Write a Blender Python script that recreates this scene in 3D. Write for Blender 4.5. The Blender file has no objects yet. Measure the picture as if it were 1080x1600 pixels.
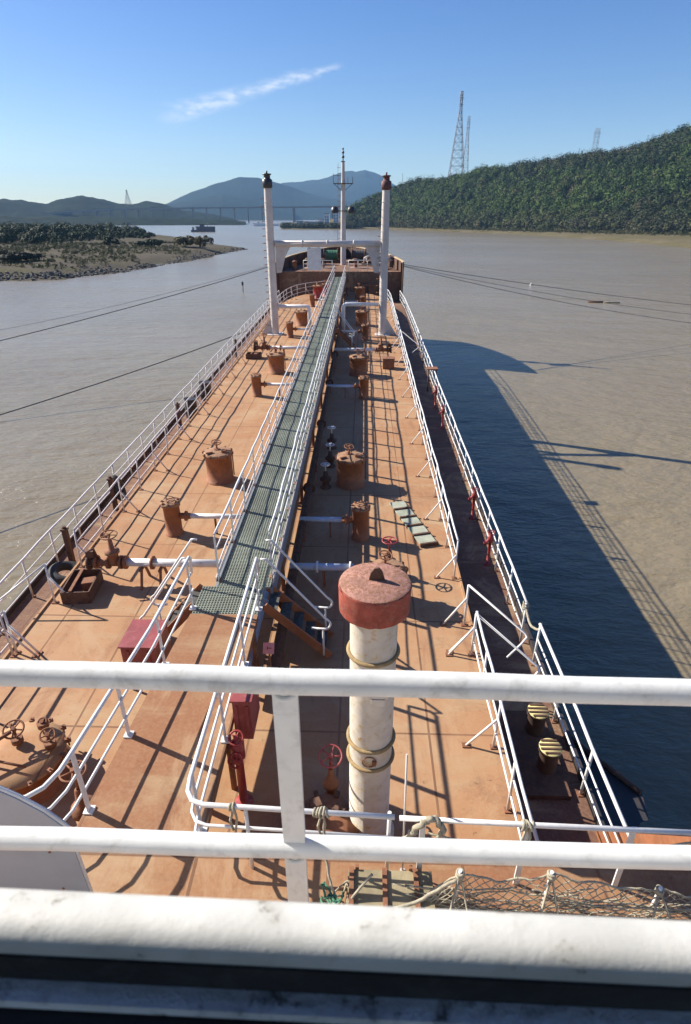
import bpy, math, random
import numpy as np
from mathutils import Matrix, Vector
random.seed(7)
RNG = np.random.default_rng(11)
rad = math.radians
scene = bpy.context.scene
col = scene.collection

# ------------------------------------------------------------------ camera, light, exposure
CAM_S = Vector((2.35, 0.0, 8.2))          # camera in the ship's own frame (deck at z = 0)
CAM_W = Vector((2.35, 0.0, 13.2))         # camera above the water (z = 0)
PITCH = math.degrees(math.atan(460 / 930.0))
YAW = 1.64
TILT = 1.5                                # the ship floats bow up
T = Matrix.Translation(CAM_W) @ Matrix.Rotation(rad(TILT), 4, 'X') @ Matrix.Translation(-CAM_S)

cam_d = bpy.data.cameras.new('camera')
cam_d.sensor_fit = 'VERTICAL'; cam_d.sensor_height = 36; cam_d.sensor_width = 36
cam_d.lens = 930.0 / 1600 * 36
cam_d.clip_start = 0.02; cam_d.clip_end = 30000
cam_d.dof.use_dof = True; cam_d.dof.focus_distance = 16; cam_d.dof.aperture_fstop = 7.5
cam = bpy.data.objects.new('camera', cam_d); col.objects.link(cam)
cam.location = CAM_W
cam.rotation_euler = (rad(90 - PITCH), 0, rad(YAW))
scene.camera = cam

SUN_EL, SUN_AZ = 34.5, -68.0              # azimuth from the bow, clockwise
sun_dir = Vector((math.sin(rad(SUN_AZ)) * math.cos(rad(SUN_EL)), math.cos(rad(SUN_AZ)) * math.cos(rad(SUN_EL)), math.sin(rad(SUN_EL))))
sd = bpy.data.lights.new('sun', 'SUN'); sd.energy = 5.0; sd.angle = rad(0.5); sd.color = (1, 0.93, 0.82)
sun = bpy.data.objects.new('sun', sd); col.objects.link(sun)
sun.rotation_euler = (-sun_dir).to_track_quat('-Z', 'Y').to_euler()

world = bpy.data.worlds.new('World'); scene.world = world; world.use_nodes = True
wn, wl = world.node_tree.nodes, world.node_tree.links
bg = wn['Background']; bg.inputs[1].default_value = 0.068
sky = wn.new('ShaderNodeTexSky'); sky.sky_type = 'NISHITA'; sky.sun_disc = False
sky.sun_elevation = rad(SUN_EL); sky.sun_rotation = rad(SUN_AZ)
sky.air_density = 1.0; sky.dust_density = 0.4; sky.ozone_density = 3.0; sky.altitude = 10
def sky_cloud():
    """one thin high cloud streak, placed by direction at infinity"""
    def d(x, y):
        R = Vector((math.cos(rad(YAW)), math.sin(rad(YAW)), 0)); p = rad(PITCH)
        F = Vector((-math.sin(rad(YAW)) * math.cos(p), math.cos(rad(YAW)) * math.cos(p), -math.sin(p))); U = R.cross(F)
        return (F + R * ((x - 540) / 930) - U * ((y - 800) / 930)).normalized()
    a, b = d(240, 188), d(535, 100)
    n = a.cross(b).normalized(); along = (b - a).normalized(); mid = ((a + b) / 2).normalized(); half = (b - a).length / 2
    tc = wn.new('ShaderNodeTexCoord')
    def dot(v):
        m = wn.new('ShaderNodeVectorMath'); m.operation = 'DOT_PRODUCT'; wl.new(tc.outputs['Generated'], m.inputs[0]); m.inputs[1].default_value = v; return m.outputs['Value']
    def mr(src, a0, a1, b0, b1, smooth=True):
        m = wn.new('ShaderNodeMapRange'); m.interpolation_type = 'SMOOTHSTEP' if smooth else 'LINEAR'
        wl.new(src, m.inputs[0]); m.inputs[1].default_value = a0; m.inputs[2].default_value = a1; m.inputs[3].default_value = b0; m.inputs[4].default_value = b1; return m.outputs[0]
    def mt(op, x, y):
        m = wn.new('ShaderNodeMath'); m.operation = op
        for i, v in enumerate((x, y)):
            if isinstance(v, (int, float)): m.inputs[i].default_value = v
            else: wl.new(v, m.inputs[i])
        return m.outputs[0]
    nz = wn.new('ShaderNodeTexNoise'); nz.inputs['Scale'].default_value = 26; nz.inputs['Detail'].default_value = 7; nz.inputs['Roughness'].default_value = 0.62
    mp = wn.new('ShaderNodeMapping'); mp.inputs['Scale'].default_value = (1, 1, 2.6); wl.new(tc.outputs['Generated'], mp.inputs[0]); wl.new(mp.outputs[0], nz.inputs['Vector'])
    across = mt('ADD', dot(n), mt('MULTIPLY', mt('SUBTRACT', nz.outputs[0], 0.5), 0.016))
    t = mt('SUBTRACT', dot(along), mid.dot(along))
    width = mr(t, -half, half, 0.020, 0.006, False)
    core = mr(mt('DIVIDE', mt('ABSOLUTE', across, 0), width), 0.0, 1.0, 1, 0)
    ends = mt('MULTIPLY', mr(t, -half * 1.05, -half * 0.6, 0, 1), mr(t, half * 0.8, half * 1.05, 1, 0))
    nz2 = wn.new('ShaderNodeTexNoise'); nz2.inputs['Scale'].default_value = 60; nz2.inputs['Detail'].default_value = 6; wl.new(mp.outputs[0], nz2.inputs['Vector'])
    fac = mt('MULTIPLY', mt('MULTIPLY', core, ends), mr(nz2.outputs[0], 0.32, 0.7, 0.12, 0.6))
    mx = wn.new('ShaderNodeMix'); mx.data_type = 'RGBA'
    wl.new(fac, mx.inputs[0]); wl.new(sky.outputs[0], mx.inputs[6]); mx.inputs[7].default_value = (8.0, 8.2, 8.4, 1)
    wl.new(mx.outputs[2], bg.inputs[0])
sky_cloud()
hs = wn.new('ShaderNodeHueSaturation'); hs.inputs['Saturation'].default_value = 1.3; hs.inputs['Hue'].default_value = 0.516
wl.new(bg.inputs[0].links[0].from_socket, hs.inputs['Color']); wl.new(hs.outputs[0], bg.inputs[0])

scene.view_settings.view_transform = 'Standard'; scene.view_settings.look = 'None'
scene.view_settings.exposure = 1.02; scene.view_settings.gamma = 1
scene.render.engine = 'CYCLES'
scene.cycles.use_denoising = True
scene.cycles.max_bounces = 6; scene.cycles.volume_bounces = 0
scene.cycles.sample_clamp_indirect = 6

# ------------------------------------------------------------------ materials
MATS = {}
def nodes_of(name):
    m = bpy.data.materials.new(name); m.use_nodes = True
    return m, m.node_tree.nodes, m.node_tree.links, m.node_tree.nodes['Principled BSDF']
class NT:
    """small node helper"""
    def __init__(s, m): s.n = m.node_tree.nodes; s.l = m.node_tree.links
    def coord(s, which='Object', scale=(1, 1, 1), rot=(0, 0, 0)):
        if which == 'Position':
            g = s.n.new('ShaderNodeNewGeometry'); o = g.outputs['Position']
        else:
            o = s.n.new('ShaderNodeTexCoord').outputs[which]
        mp = s.n.new('ShaderNodeMapping'); mp.inputs['Scale'].default_value = scale; mp.inputs['Rotation'].default_value = rot
        s.l.new(o, mp.inputs[0]); return mp.outputs[0]
    def noise(s, vec, scale, detail=5, rough=0.6, dist=0.0):
        t = s.n.new('ShaderNodeTexNoise'); t.inputs['Scale'].default_value = scale; t.inputs['Detail'].default_value = detail
        t.inputs['Roughness'].default_value = rough; t.inputs['Distortion'].default_value = dist
        s.l.new(vec, t.inputs['Vector']); return t.outputs[0]
    def ramp(s, src, a, b, lo=0.0, hi=1.0, smooth=True):
        m = s.n.new('ShaderNodeMapRange'); m.interpolation_type = 'SMOOTHSTEP' if smooth else 'LINEAR'
        s.l.new(src, m.inputs[0])
        for i, v in zip((1, 2, 3, 4), (a, b, lo, hi)): m.inputs[i].default_value = v
        return m.outputs[0]
    def math(s, op, x, y=0.0):
        m = s.n.new('ShaderNodeMath'); m.operation = op
        for i, v in enumerate((x, y)):
            if isinstance(v, (int, float)): m.inputs[i].default_value = v
            else: s.l.new(v, m.inputs[i])
        return m.outputs[0]
    def mix(s, fac, a, b, blend='MIX'):
        m = s.n.new('ShaderNodeMix'); m.data_type = 'RGBA'; m.blend_type = blend
        for i, v in ((0, fac), (6, a), (7, b)):
            if isinstance(v, (int, float)): m.inputs[i].default_value = v
            elif isinstance(v, tuple): m.inputs[i].default_value = (*v, 1) if len(v) == 3 else v
            else: s.l.new(v, m.inputs[i])
        return m.outputs[2]
    def bump(s, h, strength, dist, base=None):
        b = s.n.new('ShaderNodeBump'); b.inputs['Strength'].default_value = strength; b.inputs['Distance'].default_value = dist
        s.l.new(h, b.inputs['Height'])
        if base: s.l.new(base, b.inputs['Normal'])
        return b.outputs[0]

def paint(name, c, rust=0.15, rustcol=(0.20, 0.075, 0.03), vary=0.25, scale=3.0, rough=0.5, bump=0.25, dirt=(0.35, 0.30, 0.24), dirt_amt=0.3, streak=1.0):
    """weathered paint: own-colour variation, dirt, rust blooms, fine bump"""
    m, n, l, p = nodes_of(name); q = NT(m)
    v = q.coord('Object'); vs = q.coord('Object', (1, 1, streak))
    a = q.noise(v, scale * 0.6, 4); b = q.noise(vs, scale * 2.2, 7, 0.65, 0.4); cfine = q.noise(v, scale * 12, 5, 0.7)
    base = q.mix(q.ramp(a, 0.3, 0.7), tuple(x * (1 - vary) for x in c), tuple(min(1, x * (1 + vary * 0.5)) for x in c))
    base = q.mix(q.ramp(b, 0.48, 0.72, 0, dirt_amt), base, dirt)
    if rust > 0:
        r = q.math('ADD', q.math('MULTIPLY', b, 0.6), q.math('MULTIPLY', cfine, 0.4))
        t = 0.68 - 0.22 * rust
        rm = q.ramp(r, t, t + 0.07)
        base = q.mix(rm, base, q.mix(cfine, rustcol, tuple(x * 1.9 for x in rustcol)))
        l.new(q.ramp(rm, 0, 1, rough, 0.85), p.inputs['Roughness'])
    else:
        p.inputs['Roughness'].default_value = rough
    l.new(base, p.inputs['Base Color'])
    h = q.math('ADD', q.math('MULTIPLY', cfine, 0.5), b)
    l.new(q.bump(h, bump, 0.01), p.inputs['Normal'])
    MATS[name] = m; return m

paint('white_rail', (0.70, 0.69, 0.67), rust=0.10, vary=0.10, scale=2.2, rough=0.42, dirt_amt=0.22, rustcol=(0.24, 0.11, 0.05))
paint('white_clean', (0.70, 0.72, 0.72), rust=0.16, vary=0.10, scale=7, rough=0.42, dirt=(0.36, 0.36, 0.33), dirt_amt=0.5, bump=0.10, rustcol=(0.22, 0.12, 0.06))
paint('cap_maroon', (0.11, 0.03, 0.035), rust=0.3, vary=0.2, scale=5, rough=0.7)
paint('screen_grey', (0.36, 0.385, 0.43), rust=0.03, vary=0.1, scale=2, rough=0.4, dirt_amt=0.12)
paint('band_rust', (0.32, 0.22, 0.10), rust=0.45, vary=0.3, scale=7, rough=0.85, dirt=(0.45, 0.38, 0.24), dirt_amt=0.6, bump=0.8, rustcol=(0.13, 0.06, 0.025))
paint('tread_dark', (0.07, 0.065, 0.055), rust=0.2, vary=0.3, scale=6, rough=0.85)
paint('white_rail_pink', (0.66, 0.58, 0.55), rust=0.34, vary=0.16, scale=3, rough=0.55, dirt_amt=0.3)
paint('vent_white', (0.60, 0.55, 0.47), rust=0.42, vary=0.16, scale=4, rough=0.55, dirt=(0.50, 0.37, 0.17), dirt_amt=0.8, bump=0.5, rustcol=(0.26, 0.13, 0.04))
paint('vent_red', (0.34, 0.07, 0.045), rust=0.6, vary=0.3, scale=9, rough=0.7, dirt=(0.36, 0.18, 0.13), dirt_amt=0.6, bump=0.6, rustcol=(0.16, 0.07, 0.04))
paint('vent_top', (0.40, 0.20, 0.155), rust=0.95, vary=0.3, scale=11, rough=0.85, dirt=(0.34, 0.25, 0.15), dirt_amt=0.85, bump=1.0, rustcol=(0.17, 0.08, 0.045))
paint('mast_white', (0.58, 0.53, 0.49), rust=0.30, vary=0.16, scale=1.2, rough=0.55, dirt=(0.45, 0.34, 0.26), dirt_amt=0.55)
paint('rust_brown', (0.24, 0.10, 0.05), rust=0.5, vary=0.35, scale=5, rough=0.85, dirt=(0.30, 0.16, 0.09), dirt_amt=0.6, bump=0.6, rustcol=(0.10, 0.045, 0.025))
paint('rust_dark', (0.10, 0.05, 0.032), rust=0.4, vary=0.35, scale=6, rough=0.85, dirt=(0.20, 0.11, 0.07), dirt_amt=0.5, bump=0.6, rustcol=(0.05, 0.025, 0.018))
paint('hatch_orange', (0.28, 0.105, 0.045), rust=0.34, vary=0.25, scale=4, rough=0.75, dirt=(0.33, 0.17, 0.085), dirt_amt=0.5, bump=0.5)
paint('hatch_lid', (0.30, 0.16, 0.085), rust=0.48, vary=0.3, scale=5, rough=0.85, dirt=(0.36, 0.27, 0.18), dirt_amt=0.6, bump=0.8)
paint('box_red', (0.27, 0.055, 0.055), rust=0.05, vary=0.2, scale=4, rough=0.5, dirt=(0.40, 0.18, 0.17), dirt_amt=0.3)
paint('hydrant_red', (0.30, 0.028, 0.03), rust=0.15, vary=0.2, scale=8, rough=0.5, dirt_amt=0.2)
paint('sign_pink', (0.70, 0.28, 0.28), rust=0.05, vary=0.1, scale=6, rough=0.5)
paint('pipe_white', (0.70, 0.68, 0.66), rust=0.2, vary=0.12, scale=3, rough=0.5, dirt_amt=0.35)
paint('pipe_blue', (0.44, 0.52, 0.66), rust=0.14, vary=0.15, scale=4, rough=0.5, dirt_amt=0.25)
paint('grating_green', (0.285, 0.315, 0.26), rust=0.05, vary=0.28, scale=1.1, rough=0.7, dirt=(0.24, 0.25, 0.20), dirt_amt=0.8, bump=0.1)
paint('black_rubber', (0.02, 0.02, 0.022), rust=0.0, vary=0.3, scale=10, rough=0.75, dirt=(0.07, 0.07, 0.07), dirt_amt=0.5)
paint('black_drum', (0.025, 0.025, 0.03), rust=0.1, vary=0.3, scale=6, rough=0.55, dirt_amt=0.1)
paint('rope_dark', (0.10, 0.10, 0.10), rust=0.0, vary=0.3, scale=20, rough=0.9, dirt_amt=0.3)
paint('rope_beige', (0.38, 0.34, 0.25), rust=0.0, vary=0.3, scale=14, rough=0.9, dirt=(0.25, 0.23, 0.17), dirt_amt=0.6, bump=0.8)
paint('rope_green', (0.07, 0.22, 0.13), rust=0.0, vary=0.3, scale=14, rough=0.85, dirt_amt=0.3, bump=0.8)
paint('plank_green', (0.33, 0.345, 0.265), rust=0.12, vary=0.25, scale=5, rough=0.8, dirt=(0.30, 0.32, 0.22), dirt_amt=0.6)
paint('wood_board', (0.30, 0.25, 0.15), rust=0.1, vary=0.35, scale=4, rough=0.85, dirt=(0.18, 0.16, 0.1), dirt_amt=0.7)
paint('bollard_cap', (0.62, 0.52, 0.22), rust=0.2, vary=0.2, scale=8, rough=0.7, dirt_amt=0.4)
paint('bulwark_brown', (0.10, 0.05, 0.034), rust=0.35, vary=0.3, scale=0.9, rough=0.8, dirt=(0.15, 0.085, 0.055), dirt_amt=0.5)
paint('bulwark_cap', (0.50, 0.36, 0.20), rust=0.25, vary=0.2, scale=1.5, rough=0.75)
paint('hull_black', (0.035, 0.033, 0.035), rust=0.3, vary=0.3, scale=0.5, rough=0.6, dirt=(0.12, 0.07, 0.05), dirt_amt=0.5)
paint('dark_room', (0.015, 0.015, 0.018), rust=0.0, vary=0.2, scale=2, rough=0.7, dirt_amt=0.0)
paint('steel_grey', (0.20, 0.22, 0.25), rust=0.05, vary=0.1, scale=0.05, rough=0.6, dirt_amt=0.1)
paint('concrete', (0.17, 0.17, 0.17), rust=0.0, vary=0.15, scale=0.02, rough=0.9, dirt_amt=0.2)
paint('stone', (0.085, 0.078, 0.068), rust=0.0, vary=0.4, scale=0.8, rough=0.95, dirt=(0.14, 0.13, 0.11), dirt_amt=0.7, bump=0.6)
paint('building_white', (0.78, 0.79, 0.78), rust=0.0, vary=0.08, scale=0.1, rough=0.8, dirt_amt=0.1)
paint('roof_tile', (0.30, 0.20, 0.17), rust=0.0, vary=0.2, scale=0.2, rough=0.9, dirt_amt=0.2)
paint('window_dark', (0.04, 0.05, 0.07), rust=0.0, vary=0.1, scale=1, rough=0.2, dirt_amt=0.0)
paint('boat_hull', (0.09, 0.09, 0.11), rust=0.3, vary=0.2, scale=0.3, rough=0.6, dirt_amt=0.2)
paint('old_paint', (0.86, 0.87, 0.88), rust=0.55, vary=0.2, scale=14, rough=0.55, dirt=(0.12, 0.13, 0.15), dirt_amt=0.9, bump=0.5, rustcol=(0.06, 0.06, 0.05))
paint('ledge_white', (0.60, 0.60, 0.57), rust=0.45, vary=0.18, scale=13, rough=0.5, dirt=(0.42, 0.41, 0.37), dirt_amt=0.6, bump=0.12, rustcol=(0.13, 0.12, 0.10))
paint('bark', (0.10, 0.075, 0.055), rust=0.0, vary=0.3, scale=2, rough=0.95, dirt_amt=0.3)
paint('lamp_black', (0.03, 0.03, 0.035), rust=0.0, vary=0.1, scale=5, rough=0.4, dirt_amt=0.1)

def deck_paint(name, c1, c2, seams=True):
    m, n, l, p = nodes_of(name); q = NT(m)
    v = q.coord('Object'); vx = q.coord('Object', (0.5, 1.6, 1)); vy = q.coord('Object', (2.4, 0.35, 1))
    big = q.noise(v, 0.35, 6, 0.6); mid = q.noise(vx, 1.1, 8, 0.65, 0.5); st = q.noise(vy, 1.3, 7, 0.65); fine = q.noise(v, 22, 5, 0.7); spk = q.noise(v, 6, 8, 0.75)
    c = q.mix(q.ramp(big, 0.34, 0.66), c1, c2)
    c = q.mix(q.ramp(mid, 0.46, 0.70, 0, 0.55), c, (0.39, 0.285, 0.165))
    c = q.mix(q.ramp(st, 0.50, 0.72, 0, 0.45), c, (0.20, 0.08, 0.042))
    c = q.mix(q.ramp(spk, 0.60, 0.68, 0, 0.7), c, (0.11, 0.05, 0.032))
    blot = q.noise(v, 0.75, 9, 0.72, 0.8); c = q.mix(q.ramp(blot, 0.54, 0.62, 0, 0.30), c, (0.20, 0.10, 0.055))
    dust = q.noise(q.coord('Object', (1, 0.7, 1)), 0.55, 8, 0.7, 1.2); c = q.mix(q.ramp(dust, 0.52, 0.62, 0, 0.4), c, (0.43, 0.300, 0.180))
    scr = q.noise(q.coord('Object', (7, 0.5, 1), (0, 0, 0.5)), 2.2, 6, 0.8); c = q.mix(q.ramp(scr, 0.63, 0.70, 0, 0.5), c, (0.45, 0.34, 0.22))
    c = q.mix(q.ramp(fine, 0.35, 0.75, 0, 0.25), c, (0.42, 0.30, 0.185))
    if seams:
        sp = n.new('ShaderNodeSeparateXYZ'); l.new(q.coord('Object'), sp.inputs[0])
        def line(ch, period, off, w):
            f = q.math('FRACT', q.math('DIVIDE', q.math('ADD', sp.outputs[ch], off), period))
            d = q.math('ABSOLUTE', q.math('SUBTRACT', f, 0.5))
            return q.ramp(d, w / period, w * 2.2 / period, 1, 0)
        sm = q.math('MAXIMUM', line(0, 1.55, 0.3, 0.012), line(1, 3.1, 0.4, 0.012))
        c = q.mix(q.math('MULTIPLY', sm, q.ramp(big, 0.35, 0.6, 0.25, 0.8)), c, (0.14, 0.07, 0.042))
        h = q.math('ADD', q.math('ADD', q.math('MULTIPLY', fine, 0.25), mid), q.math('MULTIPLY', sm, 0.6))
    else:
        h = q.math('ADD', q.math('MULTIPLY', fine, 0.25), mid)
    l.new(c, p.inputs['Base Color'])
    l.new(q.ramp(spk, 0.3, 0.7, 0.62, 0.85), p.inputs['Roughness']); p.inputs['Specular IOR Level'].default_value = 0.18
    l.new(q.bump(h, 0.35, 0.012), p.inputs['Normal'])
    MATS[name] = m
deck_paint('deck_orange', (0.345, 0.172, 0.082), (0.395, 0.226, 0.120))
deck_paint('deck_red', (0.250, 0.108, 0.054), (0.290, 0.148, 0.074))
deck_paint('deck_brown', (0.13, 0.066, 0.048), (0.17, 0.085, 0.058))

def water_material():
    m, n, l, p = nodes_of('river_water'); q = NT(m)
    v = q.coord('Position'); vw = q.coord('Position', (1, 2.0, 1), (0, 0, rad(18))); vb = q.coord('Position', (0.35, 1.0, 1), (0, 0, rad(-8)))
    big = q.noise(vb, 0.012, 5, 0.55); midn = q.noise(vb, 0.07, 5, 0.6)
    c = q.mix(q.ramp(big, 0.35, 0.65), (0.202, 0.164, 0.100), (0.236, 0.194, 0.124))
    c = q.mix(q.ramp(midn, 0.4, 0.75, 0, 0.35), c, (0.195, 0.150, 0.094))
    l.new(c, p.inputs['Base Color'])
    p.inputs['Roughness'].default_value = 0.2; p.inputs['IOR'].default_value = 1.38
    w1 = q.noise(vw, 1.5, 4, 0.6, 0.3); w2 = q.noise(q.coord('Position', (1, 1.7, 1), (0, 0, rad(-25))), 0.45, 3, 0.5); w3 = q.noise(q.coord('Position', (1, 2.4, 1), (0, 0, rad(12))), 0.09, 3, 0.5)
    patch = q.ramp(q.noise(vb, 0.03, 3), 0.3, 0.7, 0.55, 1.15)
    h = q.math('MULTIPLY', q.math('ADD', q.math('ADD', q.math('MULTIPLY', w1, 0.10), q.math('MULTIPLY', w2, 0.22)), q.math('MULTIPLY', w3, 0.5)), patch)
    l.new(q.bump(h, 1.0, 1.0), p.inputs['Normal'])
    MATS['river_water'] = m
water_material()

def ground_material(name, cols, scale=0.05, bump=0.5):
    m, n, l, p = nodes_of(name); q = NT(m); v = q.coord('Position')
    a = q.noise(v, scale, 6, 0.65); b = q.noise(v, scale * 6, 7, 0.7); c3 = q.noise(v, scale * 30, 4, 0.6)
    c = q.mix(q.ramp(a, 0.38, 0.62), cols[0], cols[1])
    c = q.mix(q.ramp(b, 0.45, 0.65, 0, 0.8), c, cols[2])
    c = q.mix(q.ramp(c3, 0.5, 0.75, 0, 0.5), c, cols[3])
    l.new(c, p.inputs['Base Color']); p.inputs['Roughness'].default_value = 0.95; p.inputs['Specular IOR Level'].default_value = 0.03
    l.new(q.bump(q.math('ADD', b, c3), bump, 0.6), p.inputs['Normal'])
    MATS[name] = m
ground_material('bank_ground', [(0.088, 0.078, 0.064), (0.112, 0.096, 0.074), (0.095, 0.092, 0.045), (0.055, 0.048, 0.036)], 0.03)
ground_material('meadow', [(0.115, 0.10, 0.052), (0.15, 0.125, 0.078), (0.085, 0.08, 0.036), (0.16, 0.125, 0.085)], 0.02)
ground_material('mountain', [(0.016, 0.024, 0.015), (0.020, 0.026, 0.015), (0.012, 0.019, 0.012), (0.026, 0.028, 0.018)], 0.004, 1.0)

def leaf_material(name):
    m, n, l, p = nodes_of(name); q = NT(m)
    a = n.new('ShaderNodeVertexColor'); a.layer_name = 'tint'
    l.new(a.outputs[0], p.inputs['Base Color']); p.inputs['Roughness'].default_value = 0.7
    if 'Specular IOR Level' in p.inputs: p.inputs['Specular IOR Level'].default_value = 0.10
    MATS[name] = m
leaf_material('leaves')

# ------------------------------------------------------------------ mesh helpers
ORIG = {}
class MB:
    def __init__(s): s.v = []; s.f = []; s.sm = []
    def add(s, verts, faces, smooth=False):
        o = len(s.v); s.v += [tuple(p) for p in verts]
        s.f += [tuple(i + o for i in f) for f in faces]; s.sm += [smooth] * len(faces); return s
    def box(s, c, size, rz=0, rx=0, ry=0, taper=1.0):
        M = Matrix.Rotation(rz, 3, 'Z') @ Matrix.Rotation(ry, 3, 'Y') @ Matrix.Rotation(rx, 3, 'X')
        vs = []
        for z in (-.5, .5):
            k = taper if z > 0 else 1
            for x, y in ((-.5, -.5), (.5, -.5), (.5, .5), (-.5, .5)):
                vs.append(Vector(c) + M @ Vector((x * size[0] * k, y * size[1] * k, z * size[2])))
        return s.add(vs, [(3, 2, 1, 0), (4, 5, 6, 7), (0, 1, 5, 4), (1, 2, 6, 5), (2, 3, 7, 6), (3, 0, 4, 7)])
    def bar(s, a, b, w, d, up=(0, 0, 1)):
        """rectangular bar from a to b; w across, d along 'up'"""
        a, b = Vector(a), Vector(b); t = (b - a).normalized(); u = Vector(up)
        x = t.cross(u)
        if x.length < 1e-4: x = t.cross(Vector((1, 0, 0)))
        x.normalize(); y = x.cross(t)
        vs = []
        for p in (a, b):
            for i, j in ((-1, -1), (1, -1), (1, 1), (-1, 1)): vs.append(p + x * i * w / 2 + y * j * d / 2)
        return s.add(vs, [(3, 2, 1, 0), (4, 5, 6, 7), (0, 1, 5, 4), (1, 2, 6, 5), (2, 3, 7, 6), (3, 0, 4, 7)])
    def tube(s, pts, r, n=8, caps=True):
        pts = [Vector(p) for p in pts]; N = len(pts); rr = r if isinstance(r, (list, tuple)) else [r] * N
        vs = []; prev = None
        for i, p in enumerate(pts):
            t = (pts[min(i + 1, N - 1)] - pts[max(i - 1, 0)]).normalized()
            if prev is None:
                x = t.cross(Vector((0, 0, 1)))
                if x.length < 1e-3: x = t.cross(Vector((0, 1, 0)))
            else: x = prev - t * prev.dot(t)
            x.normalize(); prev = x; y = t.cross(x)
            for k in range(n):
                a = 2 * math.pi * k / n; vs.append(p + (x * math.cos(a) + y * math.sin(a)) * rr[i])
        fs = [(i * n + k, i * n + (k + 1) % n, (i + 1) * n + (k + 1) % n, (i + 1) * n + k) for i in range(N - 1) for k in range(n)]
        s.add(vs, fs, True)
        if caps:
            o = len(s.v) - N * n
            s.f += [tuple(o + k for k in reversed(range(n))), tuple(o + (N - 1) * n + k for k in range(n))]; s.sm += [False, False]
        return s
    def cyl(s, c, r, h, n=24, r2=None, axis='Z'):
        r2 = r if r2 is None else r2; vs = []
        for z, q in ((0, r), (h, r2)):
            for k in range(n):
                a = 2 * math.pi * k / n; p = Vector((q * math.cos(a), q * math.sin(a), z))
                if axis == 'X': p = Vector((p.z, p.x, p.y))
                if axis == 'Y': p = Vector((p.y, p.z, p.x))
                vs.append(Vector(c) + p)
        o = len(s.v)
        s.add(vs, [(k, (k + 1) % n, n + (k + 1) % n, n + k) for k in range(n)], True)
        s.f += [tuple(o + k for k in reversed(range(n))), tuple(o + n + k for k in range(n))]; s.sm += [False, False]; return s
    def lathe(s, c, prof, n=24, smooth=True):
        vs = [Vector(c) + Vector((r * math.cos(2 * math.pi * k / n), r * math.sin(2 * math.pi * k / n), z)) for r, z in prof for k in range(n)]
        fs = [(i * n + k, i * n + (k + 1) % n, (i + 1) * n + (k + 1) % n, (i + 1) * n + k) for i in range(len(prof) - 1) for k in range(n)]
        return s.add(vs, fs, smooth)
    def torus(s, c, R, r, n=24, m=8, axis=(0, 0, 1)):
        q = Vector((0, 0, 1)).rotation_difference(Vector(axis)); vs = []
        for i in range(n):
            a = 2 * math.pi * i / n
            for j in range(m):
                b = 2 * math.pi * j / m
                vs.append(Vector(c) + q @ Vector(((R + r * math.cos(b)) * math.cos(a), (R + r * math.cos(b)) * math.sin(a), r * math.sin(b))))
        return s.add(vs, [(i * m + j, ((i + 1) % n) * m + j, ((i + 1) % n) * m + (j + 1) % m, i * m + (j + 1) % m) for i in range(n) for j in range(m)], True)
    def wheel(s, c, R, axis=(0, 0, 1), spokes=5, r=0.016):
        """valve handwheel: rim, spokes, hub"""
        s.torus(c, R, r, 22, 6, axis); q = Vector((0, 0, 1)).rotation_difference(Vector(axis)); c = Vector(c)
        for k in range(spokes):
            a = 2 * math.pi * k / spokes; s.tube([c, c + q @ Vector((R * math.cos(a), R * math.sin(a), 0))], r * 0.8, 5)
        s.tube([c - q @ Vector((0, 0, 0.05)), c + q @ Vector((0, 0, 0.04))], r * 2.2, 8); return s
    def prism(s, poly, z0, z1):
        """closed plan polygon (ccw) extruded in z"""
        n = len(poly); vs = [(x, y, z0) for x, y in poly] + [(x, y, z1) for x, y in poly]
        return s.add(vs, [tuple(reversed(range(n))), tuple(range(n, 2 * n))] + [(i, (i + 1) % n, n + (i + 1) % n, n + i) for i in range(n)])
    def build(s, name, mat, parent=None, base=None):
        """ship-frame vertices -> one mesh object, child of parent or top-level at base"""
        b = ORIG[parent.name] if parent is not None else Vector(base or (0, 0, 0))
        me = bpy.data.meshes.new(name); me.from_pydata([tuple(Vector(p) - b) for p in s.v], [], s.f)
        me.polygons.foreach_set('use_smooth', s.sm); me.materials.append(MATS[mat]); me.update()
        o = bpy.data.objects.new(name, me); col.objects.link(o)
        if parent is not None: o.parent = parent; ORIG[o.name] = b
        else: ORIG[o.name] = b; o.matrix_world = s.frame @ Matrix.Translation(b)
        return o
    frame = T
class WB(MB):
    frame = Matrix.Identity(4)
def tag(o, label=None, cat=None, group=None, kind=None):
    if label: o['label'] = label
    if cat: o['category'] = cat
    if group: o['group'] = group
    if kind: o['kind'] = kind
    return o
def thing(name, label, cat, base, group=None, frame=T):
    o = bpy.data.objects.new(name, None); col.objects.link(o); o.empty_display_size = 0.3
    ORIG[o.name] = Vector(base); o.matrix_world = frame @ Matrix.Translation(Vector(base))
    return tag(o, label, cat, group)
def copy_thing(o, base, label, frame=T):
    c = o.copy(); col.objects.link(c); c.matrix_world = frame @ Matrix.Translation(Vector(base)); ORIG[c.name] = Vector(base); c['label'] = label
    for ch in [x for x in bpy.data.objects if x.parent == o]:
        d = ch.copy(); col.objects.link(d); d.parent = c; ORIG[d.name] = Vector(base)
        for g in [x for x in bpy.data.objects if x.parent == ch]:
            e = g.copy(); col.objects.link(e); e.parent = d
    return c
def arc(c, r, a0, a1, n=6, plane='XZ'):
    out = []
    for i in range(n + 1):
        a = rad(a0 + (a1 - a0) * i / n); x, y = r * math.cos(a), r * math.sin(a)
        out.append({'XZ': (c[0] + x, c[1], c[2] + y), 'XY': (c[0] + x, c[1] + y, c[2]), 'YZ': (c[0], c[1] + x, c[2] + y)}[plane])
    return out
def lerp(a, b, t): return tuple(x + (y - x) * t for x, y in zip(a, b))

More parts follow.
